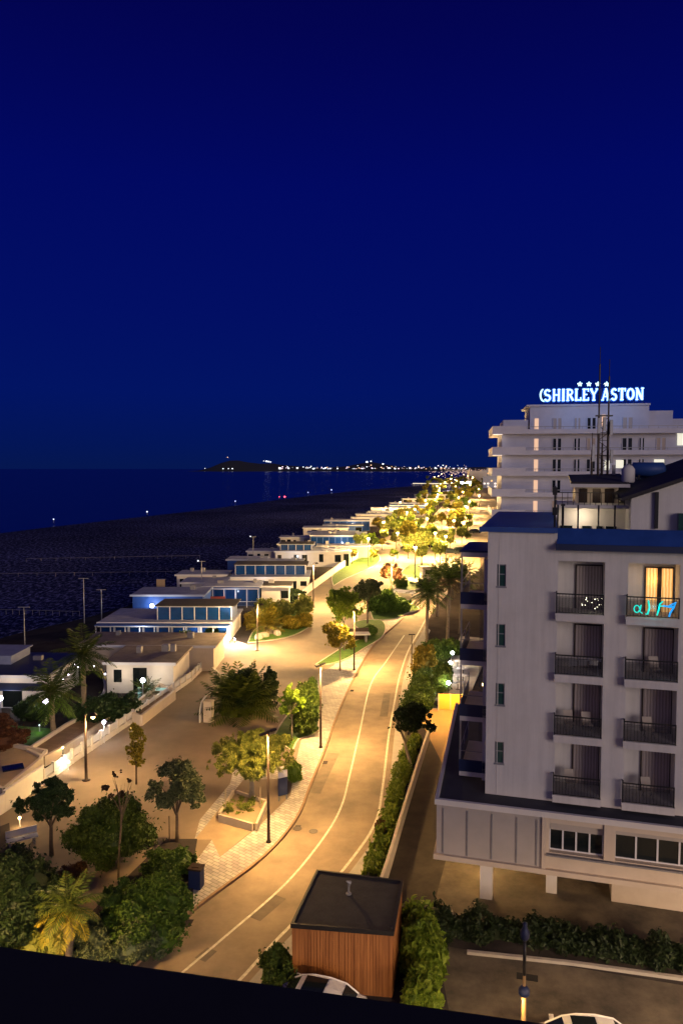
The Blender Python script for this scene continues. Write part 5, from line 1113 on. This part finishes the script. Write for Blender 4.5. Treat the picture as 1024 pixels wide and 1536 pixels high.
q = MB(); q.add([(-.2,-.9,1.95),(20,-.9,1.95),(20,-.02,2.35),(-.2,-.02,2.35),(-.2,-.9,1.88),(20,-.9,1.88),(20,-.02,2.28),(-.2,-.02,2.28)], [(0,1,2,3),(7,6,5,4),(0,4,5,1),(1,5,6,2),(3,7,4,0)]); q.build('awning', M['navy'], bl_)
q = MB(); q.box(3,15,3.5,7.6,3.11,3.9); q.box(2.8,15.2,3.3,7.8,3.9,4.0); q.build('upper_block', M['roof_grey'], bl_)
for k_ in range(5): q = MB(); q.box(1.5+k_*3.6,3.3+k_*3.6,-.04,-.003,.1,1.8); q.build('shutter', M['grey_metal'] if k_%2 else M['dark_glass'], bl_)
club('white cabin with large grey-brown flat roof and lit entrance beside the small feathery palm', -23.0, -16.4, 71.5, 6.5, 2.9, 'white2', 'roof_brown', R(-2), 3, 'w', glow=[1.5,5.2])
club('cream cabin with brown roof in front of the blue pavilion', -28.5, -13.8, 79.5, 6, 2.7, 'cream', 'roof_brown', R(-2), 5)
o = club('blue glazed pavilion with white posts and clerestory nearest to the bright wall', -30.8, -14.2, 93.5, 9, 2.25, 'white2', 'roof_grey', R(-1), 9, 'b', (7.0,16.6,1.5,1.9), 1.6)
light('pavilion_light', (12.5,-.9,1.7), 70, (.9,.95,1), o, .1)
club('blue and white block with two bright wall lamps on its front', -31.0, -20.6, 109, 7, 3.1, 'blue_paint', 'roof_grey', 0, 4)
for k_, (px, py, pw) in enumerate([(229,908,150),(263,911,90)]):
    r_ = ray(px,py); t_ = 108.7/r_.y; o = empty('wall_lamp', (r_.x*t_,108.7,CAMZ+r_.z*t_), 0, ['left brighter','right smaller'][k_]+' bright wall lamp on the blue and white block', 'wall lamp')
    q = MB(); q.ball((0,-.3,0), .30-.06*k_); q.build('lens', M['e_white'], o, True); q = MB(); q.box(-.15,.15,-.18,.25,-.15,.15); q.build('housing', M['grey_metal'], o); light('lamp_light', (0,-.9,0), pw, COOL, o, .2)
club('small blue cabin with white columns and red side wall', -22.2, -13.2, 117.5, 6, 3.0, 'blue_paint', 'roof_grey', 0, 5, 'b', None, 1.2)
club('white cabin with arched windows next to the small blue cabin', -12.9, -8.4, 118.5, 5, 2.9, 'white2', 'roof_dark', 0, 3, 'w')
tag((lambda q: q.build('garden_screen', M['red'], None, False, (-21.5,115.5,0)))(MB().box(0,3.2,0,.15,0,1.9)), 'dark red screen wall beside the small blue cabin', 'screen')
club('long glazed club with blue clerestory strip and white lower wall', -19.8, -6.0, 131, 9, 2.5, 'white2', 'roof_grey', 0, 9, 'w', (0.5,13.2,3.0,1.9))
club('blue-white cabin block with pale flat roof fourth from the bright curved wall', -19, -8, 147, 7, 3.0, 'white2', 'roof_grey', 0, 6)
club('white posted cabin row with pale roof and a small roof lamp', -14.8, 2.0, 165, 10, 3.3, 'white2', 'roof_grey', 0, 9, 'w', (1,8,2,1.5), 0)
club('cream cabin strip in front of the big blue glazed hall', -6.0, 7.0, 181, 6, 2.8, 'cream', 'roof_grey', 0, 6)
club('big far blue glazed hall above the golden trees', -8.2, 6.5, 197, 12, 4.0, 'blue_paint', 'roof_grey', R(-2), 9, 'b')
far_c = [(-4,232,14,3.2),(2,262,16,3.4),(14,300,16,3.2),(22,345,18,3.5),(34,395,20,3.5),(45,450,20,3.5),(60,520,24,3.6)]
nm = ['first','second','third','fourth','fifth','sixth','seventh']
for i, (x0,y0,wd,h_) in enumerate(far_c):
    club(nm[i]+' low pale club building beyond the big blue glazed hall', x0-8, x0-8+wd, y0, 9, h_, ['white2','blue_paint','cream'][i%3], 'roof_grey', 0, 6, 'b' if i%3 == 1 else 'w')
    if i in (1,3,5): light('club_light', (x0+2,y0-2,2.5), 250, NEUT)
for i, (px, py, z1_, lb) in enumerate([(38,978,5.5,'thin beach mast with two small heads left of the club roofs'),(127,935,6.5,'thin unlit pole at the beach edge beside the blue pavilion'),(303,893,6.0,'twin-armed floodlight pole on the beach behind the small blue cabin'),(380,852,7.0,'beach lookout mast with small white light'),(242,905,4.0,'short pole with pale orange board above the lamp-lit block'),(153,930,4.5,'bare post at the end of the blue pavilion terrace')]):
    x, y = G(px, py); o = empty('beach_pole', (x,y,0), 0, lb, 'pole'); q = MB(); q.lathe((0,0,0), [(.09,0),(.06,z1_)], 6); q.build('pole', M['grey_metal'], o)
    q = MB(); q.box(-.7,.7,-.06,.06,z1_-.1,z1_); q.build('crossarm', M['grey_metal'], o)
    if i in (2,3): q = MB(); q.ball((-.6,0,z1_+.05), .14); q.build('lamp', M['e_dim'], o)
    if i == 4: q = MB(); q.box(-.7,.7,-.1,-.06,z1_-1.5,z1_-.1); q.build('board', M['tan_paving'], o)
more = [(-27,124,7,2.6,'low pale cabin roof seaward of the small blue cabin'),(-30,134,9,2.5,'low pale cabin roof left of the long glazed club'),(-24,155,8,2.7,'low blue cabin left of the pale cabin block'),(-22,172,9,2.6,'pale cabin at the beach edge beside the white posted cabin row'),(-16,186,9,2.8,'pale flat cabin left of the cream cabin strip'),(-17,205,8,2.8,'low cabin left of the big far blue hall'),(-10,218,15,3.0,'pale flat roofed hall just behind the big far blue hall'),(-6,246,13,3.0,'blue and pale hall between the first and second far club buildings'),(4,282,15,3.2,'pale hall between the second and third far club buildings'),(12,322,15,3.2,'pale hall between the third and fourth far club buildings'),(24,370,18,3.4,'blue hall between the fourth and fifth far club buildings')]
for i, (x0,y0,wd,h_,lb) in enumerate(more):
    club(lb, x0, x0+wd, y0, 6, h_, ['white2','blue_paint'][i in (2,7,10)], 'roof_grey', 0, 5, 'w' if i%2 else None)
for (x_, y_, pw_) in ((-17,116,120),(-25,92,90),(-14,129,160),(-10,163,260),(0,195,320),(-26,107,90)): light('club_light', (x_,y_-1.2,2.0), pw_, COOL)
# garden terraces at the far left
def terrace(pts, z, label, m='deck', rim='cream'):
    cx, cy = sum(p[0] for p in pts)/len(pts), sum(p[1] for p in pts)/len(pts); P_ = [(p[0]-cx,p[1]-cy) for p in pts]
    o = empty('terrace', (cx,cy,0), 0, label, 'terrace'); q = MB(); q.prism(P_, 0, z); q.build('deck', M[m], o); q = MB()
    for i in range(len(P_)):
        a = Vector(P_[i]); b_ = Vector(P_[(i+1)%len(P_)]); t_ = (b_-a).normalized(); nn = Vector((-t_.y,t_.x))*.12; q.prism([tuple(a+nn),tuple(b_+nn),tuple(b_-nn),tuple(a-nn)], 0, z+.28)
    q.build('rim', M[rim], o); return o
terrace([G(*p,.5) for p in [(42,1128),(66,1140),(100,1122),(178,1072),(150,1062),(100,1090)]], .5, 'long terrace with orange-brown boards behind the floodlit wall')
terrace([G(*p,.5) for p in [(-20,1180),(6,1190),(60,1145),(70,1132),(0,1118),(-20,1135)]], .6, 'pale paved terrace with a dark square pit at the left edge', 'tan_paving')
x, y = G(20,1152,.6); tag(MB().box(-.7,.7,-.5,.5,.602,.68).build('hot_tub_cover', M['dark_glass'], None, False, (x,y,0), .5), 'dark square cover sunk in the pale terrace at the left edge', 'cover')
terrace([G(*p,.7) for p in [(188,1070),(212,1078),(262,1040),(240,1030)]], .75, 'small raised terrace with brown deck inside the posted wall')
tag(MB().box(-1.6,1.6,-.06,.06,0,1.0).build('glass_fence', emis('lit_glass_fence', (.55,.95,.9), .45), None, False, (*G(232,1047),.0), R(-4)), 'pale turquoise lit glass fence beside the lit cabin entrance', 'fence')
# curved white garden edging
ce = [G(*p) for p in [(122,1085),(128,1072),(142,1056),(155,1045),(158,1030),(156,1018)]]
tag(strip('garden_edging', smooth(ce,5), .2, 0, .35, M['white2'], kind='thing'), 'curved white edging running round the dark garden bush', 'edging')
poly('garden_lawn', [G(*p) for p in [(30,1090),(95,1096),(120,1085),(92,1112),(40,1135),(0,1140),(-30,1120),(-20,1085)]], .05, .09, M['grass'])
for k_, (px, py, z_, pw, c, mm, lb) in enumerate([(2,1055,1.6,45,(.9,.9,1),'e_violet','white globe lamp at the left picture edge in the club garden'),(70,1060,1.6,55,(.8,.75,1),'e_violet','violet-white globe lamp beside the left garden palm'),(215,1028,2.2,55,(.9,1,.95),'e_white','bright white lamp at the lit cabin entrance'),
        (60,1092,.5,16,(.6,1,.4),'e_dim','small green-tinted garden light on the club lawn'),(95,1128,.7,12,WARM2,'e_warm','tiny warm garden light in the reddish shrubs')]):
    x, y = G(px, py+ z_*22*.6); o = empty('garden_lamp', (x,y,0), 0, lb, 'garden lamp'); q = MB(); q.lathe((0,0,0), [(.06,0),(.04,z_)], 6); q.build('post', M['grey_metal'], o); q = MB(); q.ball((0,0,z_+.12), .22 if z_ > 1 else .07); q.build('globe', M[mm], o, True); light('lamp_light', (0,-.4,z_+.1), pw, c, o, .15)
# string of small lights by the palm
for k_, (px, py) in enumerate([(112,997),(117,1001),(134,992),(141,999),(103,1012),(95,1018),(158,1011),(124,1053)]):
    r_ = ray(px,py); t_ = 66/r_.y; tag(MB().ball((0,0,0), .07).build('light_bulb', M['e_violet'], None, True, (r_.x*t_,66,CAMZ+r_.z*t_)), 'small violet-white bulb hanging near the taller club palm', 'bulb', 'string bulbs near the taller club palm')

# ------------------------------------------------------------------ terrace and lane right of the road
x, y = G(675,1066)
o = empty('panel_fence', (x,y,0), R(-4), 'bright yellow panel fence closing the end of the orange-lit forecourt', 'fence'); q = MB(); q.box(-1.1,1.1,-.04,.04,.1,1.55); q.build('panel', M['yellow'], o)
for s in (-1,0,1): q = MB(); q.box(s*1.08-.04,s*1.08+.04,-.08,-.042,0,1.6); q.build('post', M['kerb_pale'], o)
light('lane_light', (0,-.9,3.2), 3200, (1,.52,.14), None, .2).location = (x+.3, y-2.2, 3.4)
ob = empty('wall_lantern', (x+2.6,y-2.0,2.9), 0, 'small lantern on the hotel side above the orange-lit forecourt', 'lantern'); q = MB(); q.box(-.1,.1,-.1,.1,0,.25); q.build('glass', M['e_warm'], ob); q = MB(); q.lathe((0,0,-2.8), [(.05,0),(.04,2.8)], 6); q.lathe((0,0,.25), [(.14,0),(.02,.12)], 6); q.build('bracket', M['dark_metal'], ob)
poly('cafe_terrace', [G(*p) for p in [(662,1052),(700,1052),(740,960),(690,955),(676,985)]], .0, .12, M['concrete'])
for k_, (px, py) in enumerate([(671,1030),(668,1012),(674,998),(677,982)]):
    x, y = G(px+1, py+16); o = empty('globe_lamp', (x,y,.12), 0, ['first','second','third','fourth'][k_]+' glowing globe lamp from the front along the cafe terrace edge', 'lamp'); q = MB(); q.lathe((0,0,0), [(.05,0),(.04,1.1)], 6); q.build('post', M['dark_metal'], o); q = MB(); q.ball((0,0,1.3), .20); q.build('globe', M['e_white'], o, True); light('lamp_light', (-.35,-.35,1.5), 260, (1,.88,.68), o, .2)
ct = None
for k_ in range(8):
    x, y = G(686+4*(k_%3), 1036-11*(k_//2)); 
    if ct is None:
        ct = empty('cafe_table', (x,y,.12), .3, 'small cafe table with chairs on the lit terrace beside the hotel', 'table', 'cafe tables on the lit terrace'); q = MB(); q.box(-.4,.4,-.4,.4,.70,.75); q.build('table_top', M['white_metal'], ct); q = MB(); q.lathe((0,0,0), [(.25,0),(.04,.05),(.04,.70)], 8); q.build('leg', M['brown_metal'], ct); t0_ = ct
    else:
        t0_ = copy_tree(ct); t0_.location = (x,y,.12); t0_.rotation_euler.z = .3+k_

# small litter and drain on the forecourt
x, y = G(672,1371); tag(MB().lathe((0,0,0), [(.26,0),(.22,.16),(.08,.2)], 8).build('plastic_bag', M['white2'], None, False, (x,y,.01)), 'crumpled white bag lying before the pillars of the near hotel', 'bag')
x, y = G(790,1466); tag(MB().box(-.45,.45,-.2,.2,.006,.03).build('drain_cover', M['rubber'], None, False, (x,y,0), -.25), 'dark drain cover in the parking lot below the pale kerb', 'drain cover')
x, y = G(470,1247); tag(MB().lathe((0,0,.013), [(.28,0),(.28,.008)], 14).build('manhole_cover', M['brown_metal'], None, False, (x,y,0)), 'right manhole cover in the road near the planter', 'manhole cover')
x, y = G(446,1243); tag(MB().lathe((0,0,.013), [(.28,0),(.28,.008)], 14).build('manhole_cover', M['brown_metal'], None, False, (x,y,0)), 'left manhole cover close to the kerb near the planter', 'manhole cover')

# ------------------------------------------------------------------ far promenade: trees, lamps, cars, hotels
def proto_tree(m, seed, h):
    o = empty('street_tree', (0,0,0)); s = h/6.
    trunk(o, 2.4*s, .11, M['bark'], 5, 1.3*s, 4.4*s, (0,0), seed)
    bl = [(0,0,4.0*s,1.7*s,1.7*s,1.3*s),(1.0*s,.3*s,4.6*s,1.1*s,1.1*s,.9*s),(-.9*s,-.4*s,4.9*s,1.2*s,1.1*s,.9*s),(.2*s,-.7*s,3.2*s,1.2*s,1.1*s,.8*s)]
    crown('crown', bl, 1300, .36, M[m], o, .28, .9, seed, .3); return o
TG = 'lamp-lit trees far along the promenade'
TL = 'small golden lamp-lit tree among the many trees far along the promenade'
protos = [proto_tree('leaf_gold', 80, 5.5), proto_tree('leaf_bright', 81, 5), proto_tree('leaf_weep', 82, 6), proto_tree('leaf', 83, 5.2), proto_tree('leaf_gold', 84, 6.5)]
rg = random.Random(21); used = set(); cnt = 0
spots = [(566,802),(584,794),(592,806),(604,788),(548,822),(612,780),(624,772),(560,828),(598,818),(540,832),(556,822),(528,846),(575,815),(590,842),(612,838),(632,850),(660,846),(676,800),(648,792),(622,806),(600,798),(560,846),(640,826)]
rows = [(575,805),(600,790),(620,780)]
for i in range(290):
    Y = 190*math.exp(rg.random()*2.0); py = 703+22*1109/Y; f_ = (py-735)/(800-735)
    lo_ = 640+(570-640)*max(0,min(1.2,f_)); hi_ = 734
    px = rg.uniform(lo_, hi_)
    if px > 722-(py-738)*.28: continue
    spots.append((px,py))
for i, (px, py) in enumerate(spots):
    k = rg.choice([0,0,1,2,2,2,3,4,4]); x, y = G(px, py, .1)
    if k in used: c = copy_tree(protos[k])
    else: c = protos[k]; used.add(k)
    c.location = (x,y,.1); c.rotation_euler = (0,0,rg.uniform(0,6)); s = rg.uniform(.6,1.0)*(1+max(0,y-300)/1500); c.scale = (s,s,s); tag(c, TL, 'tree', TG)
for k in range(5):
    if k not in used: 
        for ch in list(protos[k].children): bpy.data.objects.remove(ch)
        bpy.data.objects.remove(protos[k])
# distant promenade lamps
LG = 'lamp posts far along the promenade'; LL = 'distant lit lamp post among the golden trees of the promenade'
lp = None
fp = [(552,850,3),(622,868,3),(596,838,3),(652,838,3),(668,845,3),(575,815,3),(640,808,3),(680,812,3),(610,795,3),(672,790,3),(700,785,3),(600,775,3)]
for i in range(46):
    Y = 285*(1.037**i)*rg.uniform(.97,1.03); cx = 30+.30*(Y-200); side = (-1,1,0)[i%3]; 
    r_ = G(0,0,0) if False else None
    px = 512+1109*(.168*Y+side*(13+.012*Y)+rg.uniform(-.022,.022)*Y)/Y; py = 703+22*1109/Y
    if px < 722: fp.append((px,py,4))
for i, (px, py, k) in enumerate(fp):
    x, y = G(px, py, .1)
    if lp is None:
        lp = empty('street_lamp', (x,y,.1), 0, LL, 'street lamp', LG); q = MB(); q.lathe((0,0,0), [(.1,0),(.07,6.5)], 6); q.build('pole', M['brown_metal'], lp)
        q = MB(); q.lathe((0,0,6.45), [(.34,0),(.30,.1),(.05,.18)], 8); q.build('lamp_head', M['brown_metal'], lp); q = MB(); q.ball((0,0,6.34), .34, 8, 0, .8); q.build('lens', M['e_warm'], lp, True)
        light('lamp_light', (0,0,5.95), 60000, (1,.62,.22), lp, .25); c = lp
    else: c = copy_tree(lp); c.location = (x,y,.1)
    if y > 260:
        s = 1.0+(y-260)/1400; c.scale = (s,s,s)
# parked cars far away
pc = None
for i, (px, py) in enumerate([(690,829),(698,829),(706,828),(675,831),(640,881),(612,826),(622,824),(632,822),(642,822),(712,800),(690,792)]):
    x, y = G(px, py)
    if pc is None:
        pc = empty('parked_car', (x,y,.02), .3, 'small distant car parked beside the golden trees', 'car', 'distant parked cars'); q = MB(); q.box(-2,2,-.85,.85,.3,.95); q.build('body', M['dark_glass'], pc); q = MB(); q.add([(-1.7,-.8,.95),(1.1,-.8,.95),(1.1,.8,.95),(-1.7,.8,.95),(-1.1,-.65,1.45),(.5,-.65,1.45),(.5,.65,1.45),(-1.1,.65,1.45)], [(4,5,6,7),(0,1,5,4),(1,2,6,5),(2,3,7,6),(3,0,4,7)]); q.build('cabin', M['dark_glass'], pc)
        for xx in (-1.3,1.3):
            for s in (-1,1): q = MB(); q.tube([(xx,s*.7,.32),(xx,s*.88,.32)], [.32,.32], 10); q.build('wheel', M['rubber'], pc)
    else: c = copy_tree(pc); c.location = (x,y,.02); c.rotation_euler.z = rg.uniform(-.3,.6)
# kiosk canopy seen near px 650,862
x, y = G(640,868); o = empty('white_kiosk', (x,y,0), .2, 'small white kiosk on the far paving beside the dark clipped bush', 'kiosk'); q = MB(); q.box(-1.2,1.2,-1,1,0,2.3); q.build('body', M['white2'], o); q = MB(); q.prism([(-1.5,-1.3),(1.5,-1.3),(1.5,1.3),(-1.5,1.3)], 2.31, 2.5); q.build('roof', M['roof_dark'], o); q = MB(); q.box(-.7,.7,-1.06,-1.01,1.0,1.9); q.build('hatch', M['dark_glass'], o)
# far hotel row
HL = ['first','second','third','fourth','fifth','sixth','seventh','eighth','ninth','tenth','eleventh','twelfth']
for i in range(12):
    Y = 760+i*85; X = .205*Y*(1+.0)+rg.uniform(-8,14)-6+ (700-700); hh = rg.uniform(11,23); wd = rg.uniform(16,30)
    o = empty('far_hotel', (X,Y,0), R(-12), HL[i]+' nearest of the distant pale hotels with lit windows beyond the golden trees', 'hotel'); q = MB(); q.box(0,wd,0,14,0,hh); q.build('wall', M['roof_grey'], o); q = MB(); q.box(-.4,wd+.4,-.4,14.4,hh,hh+.5); q.build('roof', M['roof_grey'], o)
    for fz in range(int(hh//3.2)):
        for fx_ in range(int(wd//4)):
            if rg.random() < .42: q = MB(); z_ = 1+fz*3.2; x_ = 1+fx_*4; q.box(x_,x_+2.0,-.1,-.02,z_,z_+1.7); q.build('window', M[rg.choice(['e_windowc','e_window','e_soffit'])], o)
    light('facade_light', (wd/2,-9,5), 900, (1,.8,.62), o, .5)
    
# pier / jetty lights
o = empty('lit_pier', (95,1010,0), R(3), 'long thin pier with white light strip reaching into the dark sea', 'pier'); q = MB(); q.box(0,85,0,6,.6,1.4); q.build('deck', M['concrete'], o); q = MB(); q.box(2,60,-.2,0,1.5,2.2); q.build('light_strip', emis('pier_strip', (1,.9,.7), 1.2), o); q = MB(); q.box(62,84,-.4,0,1.5,4.0); q.build('bright_lights', M['e_white'], o)
q = MB()
for i in range(9): q.box(4+i*10,5+i*10,1,5,-1.5,.6)
q.build('piles', M['concrete'], o)
# beach markers near the shoreline
for k_, (px, py, mm, s, lb) in enumerate([(427,748,'e_red',.55,'red glowing beacon at the edge of the sea'),(419,748,'e_red',.28,'smaller red light left of the red beacon'),(221,772,'e_dim',.38,'brightest white light on the left shoreline'),(81,784,'e_dim',.28,'faint white light far left on the shoreline'),(353,755,'e_dim',.35,'white light on the shoreline left of the red beacon'),(462,741,'e_dim',.4,'pale light on the shoreline right of the red beacon'),(497,737,'e_dim',.6,'farthest pale light on the beach edge')]):
    x, y = G(px, py); o = empty('shore_light', (x,y,0), 0, lb, 'light'); q = MB(); q.lathe((0,0,0), [(.12,0),(.08,1.2)], 6); q.build('post', M['grey_metal'], o); q = MB(); q.ball((0,0,1.4), s); q.build('lamp', M[mm], o)
# beach ropes / low windbreak rows
for k_, (a, b_) in enumerate([((0,866),(330,862)),((0,922),(120,925)),((40,843),(300,838))]):
    A = Vector((*G(*a),.05)); C_ = Vector((*G(*b_),.05)); q = MB(); Ln = (C_-A).length; n = 24
    q.bar((0,0,.75),(Ln,0,.75),.03,0,4)
    for i in range(0,n+1,2): q.bar((Ln*i/n,0,0),(Ln*i/n,0,.8),.03,0,4)
    tag(q.build('rope_fence', M['grey_metal'], None, False, A, math.atan2(C_.y-A.y,C_.x-A.x)), ['middle','nearest','farthest'][k_]+' low rope fence line across the dark beach', 'fence')

# ------------------------------------------------------------------ far shore: hills and town
D = 6500
def hill(pts, label, d0, dep):
    q = MB(); n = len(pts); vs = []
    for k, (zf, yy) in enumerate(((0,-dep),(.75,-dep*.4),(1,0),(.7,dep),(0,dep*2.5))):
        for (px, py) in pts:
            hz = max(0,(703-py)/1109*d0); vs.append(((px-512)/1109*d0, d0+yy, -2+(hz+2)*zf*(1+.06*math.sin(px*.35+k))))
    fs = [(k*n+i,k*n+i+1,(k+1)*n+i+1,(k+1)*n+i) for k in range(4) for i in range(n-1)]
    q.add(vs, fs); tag(q.build('distant_hills', M['hill'], None, True), kind='structure')
M['hill'] = mat('hill', (.02,.025,.02), (.05,.05,.045), .95, .002)
hill([(296,703),(310,701),(322,696),(332,690),(345,687),(358,688),(372,690),(390,692),(410,692),(425,694),(450,696),(480,698),(505,697),(520,696),(540,692),(556,690),(575,693),(600,696),(640,697),(680,698),(720,697),(760,698),(830,700)], '', D, 500)
rg = random.Random(77); qs = [MB(), MB(), MB()]
def town(px, py, d, s, k):
    x = (px-512)/1109*d; z = (703-py)/1109*d+CAMZ; qs[k].box(x-s/2,x+s/2,d-s/2,d+s/2,z-s*.35,z+s*.35)
for i in range(150):
    px = 415+285*rg.random()**.8; py = 703.2-abs(rg.gauss(0,1.2))-(0 if rg.random() < .8 else rg.uniform(0,4)); town(px, py, 5900, rg.choice([3,4,6,8]), rg.choice([0,0,1,2]))
for px, py, s in [(400,692,14),(403,692.5,12),(406,693,9),(396,691.5,6),(342,686,6),(335,703,8),(343,703,7),(349,703,9),(308,702.5,5),(420,702.5,18),(433,702.5,12),(446,702,14),(470,703,14),(488,702,12),(550,693,16),(556,692,10),(574,696,12),(583,702,14),(592,703,12)]: town(px, py, 5900, s, 0 if px != 342 else 1)
for k, nme in enumerate(('e_windowc','e_window','e_soffit')):
    tag(qs[k].build('distant_town_lights', emis('town%d'%k, [(.85,.9,1),(1,.6,.35),(1,.75,.9)][k], 2.2)), ['mass of cool white town lights along the far shore','mass of orange town lights along the far shore','mass of pink town lights along the far shore'][k], 'town lights', None, 'stuff')
q = MB()
for i in range(260):
    t_ = rg.random(); d = 1300+rg.random()**1.5*3800; px = 640+95*rg.random()**.6; h_ = rg.uniform(3,22)*(.6+.4*rg.random()); s = d/1109*rg.uniform(.45,1.1)
    x = (px-512)/1109*d; q.box(x-s/2,x+s/2,d,d+s,h_,h_+s*.8)
tag(q.build('coast_town_lights', emis('town_near', (1,.66,.50), .8)), 'dense mass of pinkish town lights where the coast meets the horizon', 'town lights', None, 'stuff')
q = MB()
for i in range(60):
    d = 1100+i*70; x = .215*d+rg.uniform(-60,40); wd = rg.uniform(20,50); q.box(x,x+wd,d,d+20,0,rg.uniform(6,20))
tag(q.build('distant_town_buildings', M['white2']), 'mass of pale distant buildings where the coast meets the horizon', 'town', None, 'stuff')

# ------------------------------------------------------------------ parapet of the balcony the photo was taken from
ra, rb = Vector(G(0,1420,21.25)), Vector(G(650,1512,21.25)); t_ = (rb-ra).normalized(); ang = math.atan2(t_.y, t_.x)
o = empty('balcony_parapet', (ra.x,ra.y,21.25), ang, 'black balcony parapet edge across the bottom of the picture', 'parapet')
q = MB(); q.box(-2.5,5,-.75,0,-.05,0); q.build('coping', M['black'], o); q = MB(); q.box(-2.5,5,-.70,-.04,-1.1,-.051); q.build('wall', M['black'], o)
